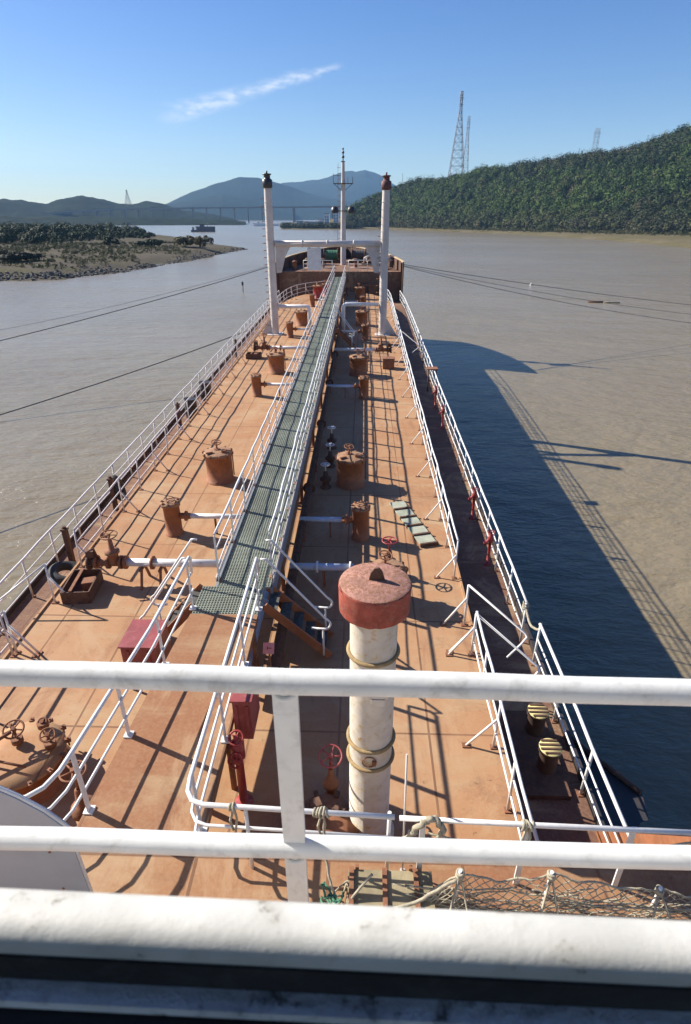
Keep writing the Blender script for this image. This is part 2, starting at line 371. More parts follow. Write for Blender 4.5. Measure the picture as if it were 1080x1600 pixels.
# ------------------------------------------------------------------ water, haze, terrain
me_w = WB()
xs = [-6900, -1500, -400, -120, -40, 40, 120, 400, 1500, 6900]; ys = [-250, -60, 0, 40, 100, 250, 700, 2000, 7900]
me_w.add([(x, y, 0) for y in ys for x in xs], [(j * 10 + i, j * 10 + i + 1, (j + 1) * 10 + i + 1, (j + 1) * 10 + i) for j in range(len(ys) - 1) for i in range(9)])
tag(me_w.build('water', 'river_water'), 'brown silty river water with fine ripples', 'river', kind='structure')

hz = WB().box((0, 3830, 260 - 3), (13900, 8200, 520))
m, n, l, p = nodes_of('haze'); n.remove(p)
pv = n.new('ShaderNodeVolumePrincipled'); pv.inputs['Color'].default_value = (0.34, 0.62, 1.0, 1); pv.inputs['Density'].default_value = 0.00008
l.new(pv.outputs[0], n['Material Output'].inputs['Volume']); MATS['haze'] = m
hob = hz.build('haze', 'haze'); tag(hob, 'pale blue air over the river', 'haze', kind='stuff')

def polar(az, r, z=0): return (CAM_W.x + r * math.sin(rad(az)), r * math.cos(rad(az)), z)
def vnoise(x, y, seed=0):
    """smooth value noise (numpy)"""
    xi, yi = np.floor(x).astype(int), np.floor(y).astype(int); xf, yf = x - xi, y - yi
    def h(a, b):
        k = (a * 374761393 + b * 668265263 + seed * 1442695041) & 0x7fffffff
        k = ((k ^ (k >> 13)) * 1274126177) & 0x7fffffff
        return ((k ^ (k >> 16)) & 0xffff) / 65535.0
    u, v = xf * xf * (3 - 2 * xf), yf * yf * (3 - 2 * yf)
    return (h(xi, yi) * (1 - u) + h(xi + 1, yi) * u) * (1 - v) + (h(xi, yi + 1) * (1 - u) + h(xi + 1, yi + 1) * u) * v
def fbm(x, y, s, o=4, seed=0):
    t = 0; a = 0.5
    for k in range(o): t = t + a * vnoise(x / s * 2 ** k, y / s * 2 ** k, seed + k); a *= 0.5
    return t
def np_mesh(name, verts, faces4, mat, tint=None, smooth=False):
    me = bpy.data.meshes.new(name); V, F = len(verts), len(faces4)
    me.vertices.add(V); me.vertices.foreach_set('co', np.asarray(verts, np.float32).ravel())
    k = faces4.shape[1]
    me.loops.add(F * k); me.loops.foreach_set('vertex_index', faces4.astype(np.int32).ravel())
    me.polygons.add(F); me.polygons.foreach_set('loop_start', np.arange(0, F * k, k, dtype=np.int32))
    me.polygons.foreach_set('use_smooth', np.full(F, smooth))
    if tint is not None:
        a = me.attributes.new('tint', 'FLOAT_COLOR', 'POINT'); a.data.foreach_set('color', np.c_[tint, np.ones(V)].astype(np.float32).ravel())
    me.materials.append(MATS[mat]); me.update(calc_edges=True); me.validate()
    o = bpy.data.objects.new(name, me); col.objects.link(o); return o
def grid_mesh(name, X, Y, Z, mat):
    a, b = X.shape; idx = np.arange(a * b).reshape(a, b)
    F = np.stack([idx[:-1, :-1], idx[:-1, 1:], idx[1:, 1:], idx[1:, :-1]], -1).reshape(-1, 4)
    return np_mesh(name, np.stack([X, Y, Z], -1).reshape(-1, 3), F[:, ::-1], mat, smooth=True)
def leaf_quads(cen, rad3, tint, per, size, seed=1, rnd=0.32):
    """cloud of leaf-clump quads through ellipsoids; cen (N,3), rad3 (N,3), tint (N,3)"""
    g = np.random.default_rng(seed); N = len(cen)
    d = g.normal(size=(N, per, 3)); d /= np.linalg.norm(d, axis=2, keepdims=True)
    # lumpy crown: radius modulated by a few random lobes per tree
    lob = g.normal(size=(N, 5, 3)); lob /= np.linalg.norm(lob, axis=2, keepdims=True)
    k = np.max(np.einsum('npc,nlc->npl', d, lob), axis=2)
    rr = (0.62 + 0.42 * np.clip(k, 0, 1) ** 2) * (1 - 0.45 * g.random((N, per)) ** 2)
    P = cen[:, None] + d * rr[..., None] * rad3[:, None]
    nrm = d + g.normal(size=d.shape) * rnd + np.array([0, 0, 0.25]); nrm /= np.linalg.norm(nrm, axis=2, keepdims=True)
    a = np.cross(nrm, g.normal(size=d.shape)); a /= np.linalg.norm(a, axis=2, keepdims=True); b = np.cross(nrm, a)
    sz = (size if np.isscalar(size) else np.asarray(size)[:, None]) * (0.6 + 0.8 * g.random((N, per)))
    a = a * sz[..., None]; b = b * (sz * 0.75)[..., None]
    V = np.stack([P - a - b * 0.4, P + a * 0.3 - b, P + a + b * 0.4, P - a * 0.3 + b], 2).reshape(-1, 3)
    tc = tint[:, None] * np.array([0.98, 1.06, 0.9]) * (0.6 + 0.5 * g.random((N, per, 1))) 
    C = np.repeat(tc.reshape(-1, 3), 4, axis=0)
    F = np.arange(len(V)).reshape(-1, 4)
    return V, F, C

# right bank: meadow strip, wooded hill
AZ_S = [-7.6, -7.0, -5, -2, 1.7, 5, 7.2, 12.6, 17.7, 22.6, 26.3, 32, 45, 65]
DS = [860, 838, 815, 808, 845, 760, 696, 600, 499, 412, 353, 300, 235, 200]
AZ_F = [-7.6, -2.2, 1.7, 7.2, 12.6, 17.7, 22.6, 26.3, 32, 45, 65]
DF = [900, 880, 875, 735, 650, 590, 555, 535, 500, 420, 380]
AZ_E = [-7.6, -2.0, -0.5, 1.6, 4.3, 6.9, 10, 12, 14.4, 18.1, 21.3, 22.9, 24.5, 30, 45, 65]
EL_E = [-0.6, 0.35, 1.0, 1.86, 2.62, 3.0, 3.55, 3.62, 4.02, 4.57, 4.78, 5.3, 5.75, 6.6, 6.2, 5.0]
def hill_z(az, r):
    ds, df, el = np.interp(az, AZ_S, DS), np.interp(az, AZ_F, DF), np.interp(az, AZ_E, EL_E)
    dc = df + 40 + np.clip(el, 0, 9) * 42
    zc = np.maximum(13.2 + dc * np.tan(np.radians(el)) - 5.0, 2.0)
    t = np.clip((r - df) / (dc - df), 0, 1); s = 0.45 * t + 0.55 * t * t * (3 - 2 * t)
    shore = np.clip((r - ds) / 25.0, -1, 1)
    z0 = np.where(shore < 0, shore * 1.0, 1.2 * shore + 0.9 * np.clip((r - ds) / np.maximum(df - ds, 1), 0, 1))
    z = z0 + (zc - 2) * s - np.clip((r - dc) / 500, 0, 1) * (zc - 2) * 0.6
    x, y = r * np.sin(np.radians(az)), r * np.cos(np.radians(az))
    return z + (fbm(x, y, 60, 3, 5) - 0.45) * 9 * np.clip((r - df) / 80, 0, 1) * np.clip(zc / 30, 0, 1)
az = np.linspace(-7.6, 65, 220); rr = np.concatenate([np.linspace(-30, 0, 5)[:-1], np.linspace(0, 420, 70), np.linspace(440, 900, 12)])
A, R_ = np.meshgrid(az, rr); Rr = np.interp(A, AZ_S, DS) + R_ + (fbm(A * 3, R_ * 0 + 3, 1.0, 3, 2) - 0.45) * 22 * (R_ < 40)
fade = np.clip((A + 7.6) / 1.2, 0, 1)
Zh = hill_z(A, Rr); Zh = np.where(fade < 1, Zh * fade - (1 - fade) * 0.9, Zh)
o = grid_mesh('terrain', CAM_W.x + Rr * np.sin(np.radians(A)), Rr * np.cos(np.radians(A)), np.maximum(Zh, -1.5), 'meadow')
tag(o, 'grassy river bank rising to a wooded hill', 'bank', kind='structure')
# forest on it
def forest():
    g = np.random.default_rng(4); n = 30000
    a = g.uniform(-1.5, 42, n); u = g.random(n) ** 0.9
    df = np.interp(a, AZ_F, DF); el = np.interp(a, AZ_E, EL_E); dc = df + 40 + np.clip(el, 0, 9) * 42
    r = df - 6 + u * (dc + 25 - df)
    x, y = CAM_W.x + r * np.sin(np.radians(a)), r * np.cos(np.radians(a)); z = hill_z(a, r)
    patch = fbm(x, y, 70, 3, 21); gap = fbm(x, y, 26, 3, 44)
    keep = g.random(n) < (r / 900) * ((dc - df + 30) / 330) * 1.15 * (0.35 + 1.1 * np.clip((gap - 0.26) * 5, 0, 1))
    keep &= (a < 29) | (g.random(n) < 0.4)
    a, r, x, y, z, patch, dc = a[keep], r[keep], x[keep], y[keep], z[keep], patch[keep], dc[keep]
    n = len(a); size = 0.5 + 1.25 * g.random(n) ** 2.6; size *= 0.65 + 0.8 * fbm(x, y, 34, 2, 63)
    h = 4.0 * size * g.uniform(0.8, 1.25, n); w = 3.7 * size * g.uniform(0.8, 1.25, n)
    cen = np.c_[x, y, z + h * 0.8]; r3 = np.c_[w, w, h]
    q = g.random(n)[:, None]; p = (patch + (q[:, 0] - 0.5) * 0.25)[:, None]
    t = np.where(p > 0.52, np.array([[0.066, 0.094, 0.028]]), np.array([[0.036, 0.056, 0.022]]))
    t = np.where(p < 0.34, np.array([[0.052, 0.058, 0.030]]), t)
    t = np.where(q > 0.93, np.array([[0.105, 0.085, 0.050]]), t); t = np.where(q < 0.08, np.array([[0.085, 0.115, 0.034]]), t)
    t = t * g.uniform(0.6, 1.5, (n, 1))
    low = np.clip((z - 16) / -14, 0, 1)[:, None] * (0.35 + 0.5 * g.random((n, 1))); t = t * (1 - low) + np.array([[0.085, 0.070, 0.044]]) * low
    print('trees', n); return leaf_quads(cen, r3, t, 100, np.clip(w * 0.17, 0.30, 0.62), 8, 0.22)
V, F, Cc = forest()
o = np_mesh('forest', V, F, 'leaves', Cc); tag(o, 'dense dark green forest covering the hill on the far bank', 'forest', kind='stuff')
def shrub_strip(name, label, fn, n, seed, tints, per=40, hrange=(1.5, 4)):
    g = np.random.default_rng(seed); x, y, z = fn(g, n); h = g.uniform(*hrange, n) * 0.5 * (np.clip((-112 - x) / 45, 0.35, 1) if name == 'woods' else 1.0); w = h * g.uniform(0.9, 1.5, n)
    t = np.array(tints)[g.integers(0, len(tints), n)]
    V, F, C = leaf_quads(np.c_[x, y, z + h * 0.8], np.c_[w, w, h], t, per, np.clip(w * 0.13, 0.09, 0.42), seed)
    return tag(np_mesh(name, V, F, 'leaves', C), label, 'trees', kind='stuff')
def tipfn(g, n):
    a = g.uniform(-7.1, -0.2, n); r = np.interp(a, AZ_S, DS) + 14 + g.random(n) ** 1.5 * 60
    return CAM_W.x + r * np.sin(np.radians(a)), r * np.cos(np.radians(a)), np.full(n, 1.0)
shrub_strip('treeline', 'low dark scrub along the point at the foot of the wooded hill', tipfn, 380, 31, [(0.045, 0.055, 0.028), (0.075, 0.07, 0.04), (0.03, 0.042, 0.022)], 140, (3, 9))
def edgefn(g, n):
    a = g.uniform(1, 36, n); r = np.interp(a, AZ_F, DF) - 4 - g.random(n) ** 3 * 45
    return CAM_W.x + r * np.sin(np.radians(a)), r * np.cos(np.radians(a)), np.full(n, 1.8)
shrub_strip('undergrowth', 'straw coloured scrub between the meadow and the forest edge', edgefn, 900, 32, [(0.10, 0.09, 0.05), (0.06, 0.068, 0.03), (0.14, 0.12, 0.06)], 60, (1.2, 4.2))

# left spit
SP = np.array([(-420, 128), (-250, 137), (-150, 141), (-84, 144), (-71, 150), (-63, 166), (-59, 196), (-56, 247), (-52, 300), (-60, 318), (-80, 345), (-105, 425), (-150, 500), (-260, 560), (-420, 600)], float)
def spit_dist(x, y):
    """signed distance inside the spit outline (positive = land)"""
    n = len(SP); best = np.full(x.shape, 1e9); ins = np.zeros(x.shape, bool)
    for i in range(n):
        ax, ay = SP[i]; bx, by = SP[(i + 1) % n]; dx, dy = bx - ax, by - ay
        t = np.clip(((x - ax) * dx + (y - ay) * dy) / (dx * dx + dy * dy), 0, 1)
        best = np.minimum(best, np.hypot(x - ax - t * dx, y - ay - t * dy))
        c = ((ay > y) != (by > y)) & (x < (bx - ax) * (y - ay) / ((by - ay) if by != ay else 1e-9) + ax); ins ^= c
    return np.where(ins, best, -best)
def spit_z(x, y):
    d = spit_dist(x, y) + (fbm(x, y, 18, 3, 3) - 0.45) * 9
    return np.clip(d * 0.16, -1.2, 1.7) + np.clip((d - 14) * 0.05, 0, 1.6) + (fbm(x, y, 9, 3, 4) - 0.45) * 0.9 * (d > 0)
gx, gy = np.meshgrid(np.arange(-420, -30, 2.5), np.arange(112, 620, 2.5))
o = grid_mesh('terrain', gx, gy, spit_z(gx, gy), 'bank_ground'); tag(o, 'muddy spit of land with dry grass on the far side of the river', 'bank', kind='structure')
def spitfn(x0, x1, y0, y1, dmin, mask=None):
    def fn(g, n):
        x = g.uniform(x0, x1, n * 10); y = g.uniform(y0, y1, n * 10); ok = spit_dist(x, y) > dmin; ok = ok if mask is None else ok & (fbm(x, y, 22, 3, 71) > mask); x, y = x[ok][:n], y[ok][:n]
        while len(x) < n: x, y = np.r_[x, x][:n], np.r_[y, y][:n]
        return x, y, spit_z(x, y)
    return fn
shrub_strip('woods', 'dark belt of trees across the back of the muddy spit', spitfn(-400, -122, 262, 450, 26), 1300, 33, [(0.045, 0.062, 0.03), (0.035, 0.05, 0.026), (0.065, 0.07, 0.035)], 260, (4, 9))
shrub_strip('undergrowth', 'straw and olive scrub scattered over the muddy spit', spitfn(-200, -58, 160, 310, 6, 0.43), 3000, 34, [(0.16, 0.13, 0.075), (0.13, 0.12, 0.06), (0.10, 0.105, 0.045), (0.06, 0.065, 0.032)], 70, (0.25, 1.6))
def stonefn():
    g = np.random.default_rng(5); k = 0; b = WB()
    for _ in range(2600):
        i = g.integers(0, 8); t = g.random(); a, c = SP[i], SP[i + 1]
        x, y = a[0] + (c[0] - a[0]) * t + g.normal() * 1.5 + 3 * (g.random() - .2) * -1, a[1] + (c[1] - a[1]) * t + g.normal() * 1.5 + g.random() * 6
        if x < -200: continue
        z = float(spit_z(np.array([x]), np.array([y]))[0])
        if z < -0.35 or z > 1.3: continue
        s = 0.12 + 0.38 * g.random() ** 2
        M = Matrix.Rotation(g.random() * 6.28, 3, 'Z') @ Matrix.Rotation(g.random() * 1.2, 3, 'X')
        vs = [Vector((x, y, z + 0.1 * s)) + M @ Vector((px * s * (0.7 + 0.6 * g.random()), py * s * (0.5 + 0.5 * g.random()), pz * s * 0.5)) for px, py, pz in ((-1, -1, -1), (1, -1, -1), (1, 1, -1), (-1, 1, -1), (-.7, -.6, 1), (.6, -.7, 1), (.7, .6, 1), (-.6, .7, 1))]
        b.add(vs, [(3, 2, 1, 0), (4, 5, 6, 7), (0, 1, 5, 4), (1, 2, 6, 5), (2, 3, 7, 6), (3, 0, 4, 7)])
    return tag(b.build('rubble', 'stone'), 'grey riprap stones along the waterline of the spit', 'stones', kind='stuff')
stonefn()
# bushes one can tell apart on the spit
def bush(x, y, h, w, tint, label, trunk=True, name='bush'):
    z = float(spit_z(np.array([x]), np.array([y]))[0]); g = np.random.default_rng(int(abs(x * 13 + y * 7)))
    k = 7; c = np.c_[x + g.normal(size=k) * w * 0.45, y + g.normal(size=k) * w * 0.35, z + h * (0.35 + 0.45 * g.random(k))]
    r = np.c_[np.full(k, w * 0.5), np.full(k, w * 0.5), np.full(k, h * 0.32)]
    V, F, C = leaf_quads(c, r, np.tile(np.array(tint), (k, 1)), 150, 0.07 * w + 0.06, int(abs(x)))
    t = thing(name, label, 'bush' if name == 'bush' else 'tree', (x, y, z), 'bushes on the spit', Matrix.Identity(4))
    o = np_mesh('crown', V - np.array([x, y, z]), F, 'leaves', C); o.parent = t
    tr = WB()
    for j in range(4): tr.tube([(x + g.normal() * .15, y, z - .2), tuple(c[j] * 0.6 + np.array([x, y, z + h * .4]) * 0.4), tuple(c[j])], [0.09 * h / 3, 0.05 * h / 3, 0.02], 5)
    tr.build('trunk', 'bark', t)
bush(-56.5 - 9, 268, 5.2, 4.0, (0.15, 0.11, 0.06), 'tall tawny bush nearest the tip of the spit')
bush(-74, 275, 4.4, 5.0, (0.13, 0.10, 0.055), 'broad tawny bush beside the tall one near the spit tip')
bush(-84, 262, 3.2, 4.5, (0.05, 0.058, 0.03), 'dark rounded bush in the grass towards the spit tip')
bush(-98, 255, 4.2, 3.6, (0.045, 0.055, 0.03), 'dark bush standing alone in front of the tree belt')
bush(-103, 178, 2.6, 5.2, (0.16, 0.12, 0.07), 'straw coloured mound of scrub behind the stones')
bush(-90, 176, 2.2, 6.5, (0.035, 0.035, 0.025), 'long dark thicket low over the mud behind the stones')
bush(-118, 176, 1.8, 7.0, (0.03, 0.03, 0.022), 'flat blackish thicket at the left of the straw mound')
bush(-133, 212, 3.6, 4.4, (0.17, 0.13, 0.08), 'pale dry bush on the mud below the tree belt')

# distant land: low blue hills and mountains
def ridge(name, label, azs, els, d, depth, seed, rough=0.0, trees=0.0):
    a = np.linspace(azs[0], azs[-1], 240); el = np.interp(a, azs, els)
    k = np.hanning(9); k /= k.sum(); el = np.convolve(np.pad(el, 4, 'edge'), k, 'valid')
    t = np.linspace(0, 1, 40); A, Tt = np.meshgrid(a, t); E = np.interp(A, a, el)
    dc = d; R = d - depth * 0.5 + Tt * depth; zc = 13.2 + dc * np.tan(np.radians(E))
    prof = np.where(Tt < 0.5, np.sin(Tt * math.pi) ** 1.1, 0.35 + 0.65 * np.sin(Tt * math.pi)); x, y = R * np.sin(np.radians(A)), R * np.cos(np.radians(A))
    n = (fbm(x, y, depth * 0.16, 5, seed) - 0.45) * np.maximum(zc, 0) * 0.35 * np.sin(Tt * math.pi) * (np.abs(Tt - 0.5) > 0.06)
    Z = zc * prof + n + (fbm(x, y, 22, 2, seed + 7) - .4) * rough - 1.0
    o = grid_mesh(name, x + CAM_W.x, y, np.maximum(Z, -1), 'mountain'); tag(o, label, 'hills', kind='structure')
ridge('mountain', 'pale blue mountain with the tallest rounded summit behind the foremast', [-12, -10, -8, -7, -5.4, -3.8, -1.8, 0, 1.2, 2.1, 3.4, 6, 12], [1.6, 2.0, 2.35, 2.45, 2.5, 2.66, 3.2, 3.45, 3.15, 2.65, 2.1, 1.5, 0.8], 6500, 2300, 3)
ridge('mountain', 'long blue mountain with a rounded summit beside the port kingpost', [-19, -17.5, -16.5, -14.5, -12.5, -10.5, -8.7, -7, -5, -3, -1, 1], [0.5, 0.8, 1.04, 1.9, 2.45, 2.81, 2.62, 2.3, 1.85, 1.5, 1.2, 0.6], 5000, 1900, 13)
ridge('mountain', 'lower blue foothill in front of the big mountain', [-18, -16.2, -14.5, -12, -10, -8, -6], [0.8, 1.0, 1.3, 1.75, 1.5, 1.0, 0.4], 4200, 1500, 9)
ridge('hills', 'row of dark wooded hills beyond the left end of the bridge', [-42, -36, -31, -28.9, -27, -25.8, -24.6, -23.1, -21.6, -20.4, -19.2, -18.1, -17, -15.5, -13, -11], [0.9, 1.2, 1.15, 1.22, 1.12, 0.95, 1.3, 1.59, 1.3, 1.0, 1.02, 1.22, 1.05, 0.6, 0.25, -0.1], 2250, 700, 5, rough=10)
ridge('hills', 'flat wooded shore under the left half of the bridge', [-45, -36, -28, -22, -18, -15, -12, -10.2], [0.1, 0.1, 0.05, 0.08, 0.02, -0.05, -0.15, -0.32], 1500, 420, 6, rough=9)

# ------------------------------------------------------------------ far man-made things
I4 = Matrix.Identity(4)
def at_az(az, d, z=0): return Vector(polar(az, d, z))
# viaduct
bp = [(-1500, 1690, 8), (-1000, 1800, 13), (-850, 1805, 24), (-690, 1812, 33), (-480, 1815, 37), (-190, 1815, 39), (-40, 1815, 40.5), (90, 1815, 41)]
br = thing('road_bridge', 'long concrete road viaduct crossing the river before the blue mountains', 'bridge', (-190, 1815, 0), None, I4)
b = WB()
for a, c in zip(bp[:-1], bp[1:]):
    b.bar((a[0], a[1], a[2] - 1.2), (c[0], c[1], c[2] - 1.2), 14, 2.4)
b.build('deck', 'concrete', br)
b = WB()
for a, c in zip(bp[:-1], bp[1:]):
    for s in (-6.8, 6.8): b.bar((a[0], a[1] + s, a[2] + 0.75), (c[0], c[1] + s, c[2] + 0.75), 0.4, 1.5)
b.build('parapet', 'concrete', br)
for x in list(range(-1000, -240, 38)) + [-190, -84, 22]:
    z = float(np.interp(x, [p_[0] for p_ in bp], [p_[2] for p_ in bp])); w = 6 if x > -240 else 1.7
    b = WB(); b.box((x, 1815, z / 2 - 2.5), (w, 9, z)); b.box((x, 1815, z - 3.6), (w * 1.15, 13, 2.2)); b.build('pier', 'concrete', br)
# lattice towers
def pylon(x, y, z, h, wb, wt, label, n=13, arms=(0.86, 0.93)):
    t = thing('power_pylon', label, 'pylon', (x, y, z), 'power pylons on the hill', I4); r = max(0.10, wb * 0.018)
    W_ = lambda k: (wb + (wt - wb) * min(1, k * 1.25)) / 2
    lg = WB(); br_ = WB(); zs = [1 - (1 - i / n) ** 1.25 for i in range(n + 1)]
    for sx in (-1, 1):
        for sy in (-1, 1): lg.tube([(x + sx * W_(k), y + sy * W_(k), z + h * k) for k in zs], r, 5)
    for a, c in zip(zs[:-1], zs[1:]):
        wa, wc = W_(a), W_(c); za, zc = z + h * a, z + h * c
        for (ax, ay), (bx, by) in (((-1, -1), (1, -1)), ((1, -1), (1, 1)), ((1, 1), (-1, 1)), ((-1, 1), (-1, -1))):
            br_.tube([(x + ax * wa, y + ay * wa, za), (x + bx * wc, y + by * wc, zc)], r * 0.6, 4); br_.tube([(x + bx * wa, y + by * wa, za), (x + ax * wc, y + ay * wc, zc)], r * 0.6, 4)
            br_.tube([(x + ax * wc, y + ay * wc, zc), (x + bx * wc, y + by * wc, zc)], r * 0.6, 4)
    lg.build('leg_frame', 'steel_grey', t); br_.build('bracing', 'steel_grey', t)
    for k in arms:
        am = WB(); L = wt * 1.1
        for sy in (-1, 1): am.tube([(x - L, y, z + h * k), (x, y + sy * wt / 2, z + h * k + 1), (x + L, y, z + h * k)], r * 0.6, 4)
        am.build('cross_arm', 'steel_grey', t)
pz = lambda az, d: float(hill_z(np.array([az]), np.array([float(d)]))[0])
d1 = 905; zt = 13.2 + d1 * math.tan(rad(8.81)); q = at_az(7.55, d1); pylon(q.x, q.y, pz(7.55, d1) - 1, zt - pz(7.55, d1) + 1, 20, 3.0, 'tallest lattice pylon rising from the wooded ridge')
d1 = 1120; zt = 13.2 + d1 * math.tan(rad(7.2)); q = at_az(8.25, d1); pylon(q.x, q.y, pz(8.25, d1) - 1, zt - pz(8.25, d1) + 1, 13, 3.4, 'slimmer lattice pylon close behind the tallest one')
d1 = 1000; zt = 13.2 + d1 * math.tan(rad(6.1)); q = at_az(18.1, d1); pylon(q.x, q.y, pz(18.1, d1) - 1, zt - pz(18.1, d1) + 1, 9, 5.5, 'short lattice pylon whose top shows above the treetops', 9, (0.9,))
d1 = 1700; q = at_az(3.15, d1); pylon(q.x, q.y, 30, 13.2 + d1 * math.tan(rad(3.3)) - 30, 9, 1.5, 'small faint pylon beyond the foot of the ridge', 10, (0.95,))
# crane-like lattice mast on the far shore
q = at_az(-19.6, 2000); pylon(q.x, q.y, 45, 13.2 + 2000 * math.tan(rad(2.0)) - 45, 16, 3, 'hazy lattice tower on the distant wooded hills', 9, ())
# shipyard buildings at the point
for i, (a, d, w, dp, h, lab) in enumerate([(-2.45, 893, 7, 8, 20, 'white block of flats tallest at the foot of the ridge'), (-3.25, 888, 6.5, 8, 15, 'narrow white tower house beside the tallest block'), (-1.75, 897, 6, 8, 13, 'small white house highest up against the wooded ridge'), (-3.75, 880, 7, 7, 9, 'small white house under the bridge pier'), (-4.55, 874, 24, 8, 6, 'long low white quay shed with flat roof'), (-5.6, 866, 8, 7, 7, 'small white house farthest out on the point')]):
    z = max(0.8, float(hill_z(np.array([a]), np.array([float(d)]))[0]))
    q = at_az(a, d, z); t = thing('waterside_building', lab, 'building', q, 'white buildings on the point', I4)
    WB().box((q.x, q.y, z + h / 2 - 1), (w, dp, h + 2)).build('wall', 'building_white', t)
    WB().box((q.x, q.y, z + h + 0.35), (w + 1, dp + 1, 0.7)).build('roof', 'roof_tile', t)
    for fl in range(max(1, int(h // 3.2))):
        for k in range(max(2, int(w // 3.2))):
            WB().box((q.x - w / 2 + (k + 0.5) * w / max(2, int(w // 3.2)), q.y - dp / 2 - 0.02, z + 1.9 + fl * 3.2), (1.4, 0.12, 1.5)).build('window', 'window_dark', t)
# boats
def barge(x, y, L, label, mat='boat_hull', house='boat_hull', cat='boat', name='barge', hh=5.0):
    t = thing(name, label, cat, (x, y, 0), None, I4)
    h = WB(); pl = [(-.5, -.5), (.42, -.5), (.5, -.2), (.5, .2), (.42, .5), (-.5, .5)]; W_ = L * 0.28
    h.prism([(x + px * L, y + py * W_) for px, py in pl], -0.6, hh); h.build('hull', mat, t)
    c = WB(); c.box((x - L * .2, y, hh + 1.1), (L * .22, W_ * .6, 2.2)); c.box((x - L * .2, y, hh + 2.35), (L * .27, W_ * .7, 0.3)); c.build('wheelhouse', house, t)
    m_ = WB(); m_.tube([(x + L * .1, y, hh), (x + L * .1, y, hh + 3.5)], 0.2, 6); m_.tube([(x + L * .1, y, hh + 3.2), (x + L * .35, y, hh + 1.6)], 0.14, 6); m_.build('derrick', mat, t)
q = at_az(-13.6, 700); barge(q.x, q.y, 19, 'dark high sided barge lying in the river behind the spit')
q = at_az(-14.55, 690); barge(q.x, q.y, 7, 'small dark workboat ahead of the high sided barge', hh=2.0, name='workboat')
q = at_az(-8.9, 1150); barge(q.x, q.y, 26, 'white moored ship at the end of the wooded point', 'building_white', 'building_white', 'boat', 'moored_ship', 5.0)
q = at_az(-7.9, 1180); barge(q.x, q.y, 20, 'smaller white moored ship nearer the wooded point', 'building_white', 'building_white', 'boat', 'moored_ship', 3.5)

# ------------------------------------------------------------------ the ship: hull and decks
TZ, SZ, FZ, PZ = 0.0, -0.9, 1.8, 1.35       # trunk, side, forecastle and poop/catwalk levels
PF = 4.35                                    # forward edge of the poop deck
HB = [(-16, 6.35), (54, 6.35), (59, 6.3), (63, 6.05), (67, 5.35), (70, 4.5), (73, 3.3), (75.5, 2.0), (77.2, 0.8), (78, 0.0)]
def hb(y): return float(np.interp(y, [p_[0] for p_ in HB], [p_[1] for p_ in HB]))
def outline(y0, y1, off=0.0, step=1.0):
    ysv = [y0] + [p_[0] for p_ in HB if y0 < p_[0] < y1] + [y1]
    st = [(hb(y) - off if hb(y) > off else 0.0, y) for y in ysv]
    return st
def plan(y0, y1, off=0.0):
    s = outline(y0, y1, off); pts = s + [(-x, y) for x, y in reversed(s) if x > 1e-4]
    return pts
ship = thing('tanker_ship', 'old coastal tanker with rust orange deck seen from its bridge', 'ship', (0, 0, 0))
h = MB()
rings = [(-0.84, 0.0), (-1.6, 0.03), (-3.2, 0.05), (-7.5, 0.5)]
st = outline(-16, 78)
for (z0, o0), (z1, o1) in zip(rings[:-1], rings[1:]):
    for s in (1, -1):
        for a, c in zip(st[:-1], st[1:]):
            def pt(p_, z, o): return (s * max(0, p_[0] - o), p_[1] - (z < -1) * max(0, (p_[1] - 60) * 0.03) * (-z), z)
            f4 = [pt(a, z0, o0), pt(c, z0, o0), pt(c, z1, o1), pt(a, z1, o1)]
            h.add(f4, [(0, 1, 2, 3) if s < 0 else (3, 2, 1, 0)])
h.add([(6.35, -16, -0.84), (-6.35, -16, -0.84), (-6.0, -16, -7.5), (6.0, -16, -7.5)], [(0, 1, 2, 3)])
h.build('hull', 'hull_black', ship)
g_ = MB()
for s in (1, -1):
    for a, c in zip(st[:-1], st[1:]):
        if c[1] <= 63: g_.bar((s * (a[0] - 0.04), a[1], -0.83), (s * (c[0] - 0.04), c[1], -0.83), 0.09, 0.17)
g_.build('gunwale', 'hull_black', ship)
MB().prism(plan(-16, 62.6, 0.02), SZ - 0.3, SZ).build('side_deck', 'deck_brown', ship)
tr = [(4.8, 3.6), (4.8, 54), (4.6, 56.4), (4.1, 58.6), (3.2, 60.4), (2.0, 61.6), (0.8, 62.2)]
MB().prism(tr + [(-x, y) for x, y in reversed(tr)], SZ + 0.004, TZ).build('trunk_deck', 'deck_orange', ship)
wl_ = MB()
for s in (-1, 1): wl_.bar((s * 4.78, 4.6, 0.02), (s * 4.78, 54, 0.02), 0.05, 0.04)
wl_.build('deck_edge_bar', 'deck_orange', ship)
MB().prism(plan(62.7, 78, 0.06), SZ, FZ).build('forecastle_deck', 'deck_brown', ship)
bw = MB(); cp = MB(); ft = outline(61.6, 78)
def btop(y): return 2.72 + (y - 62) * 0.024
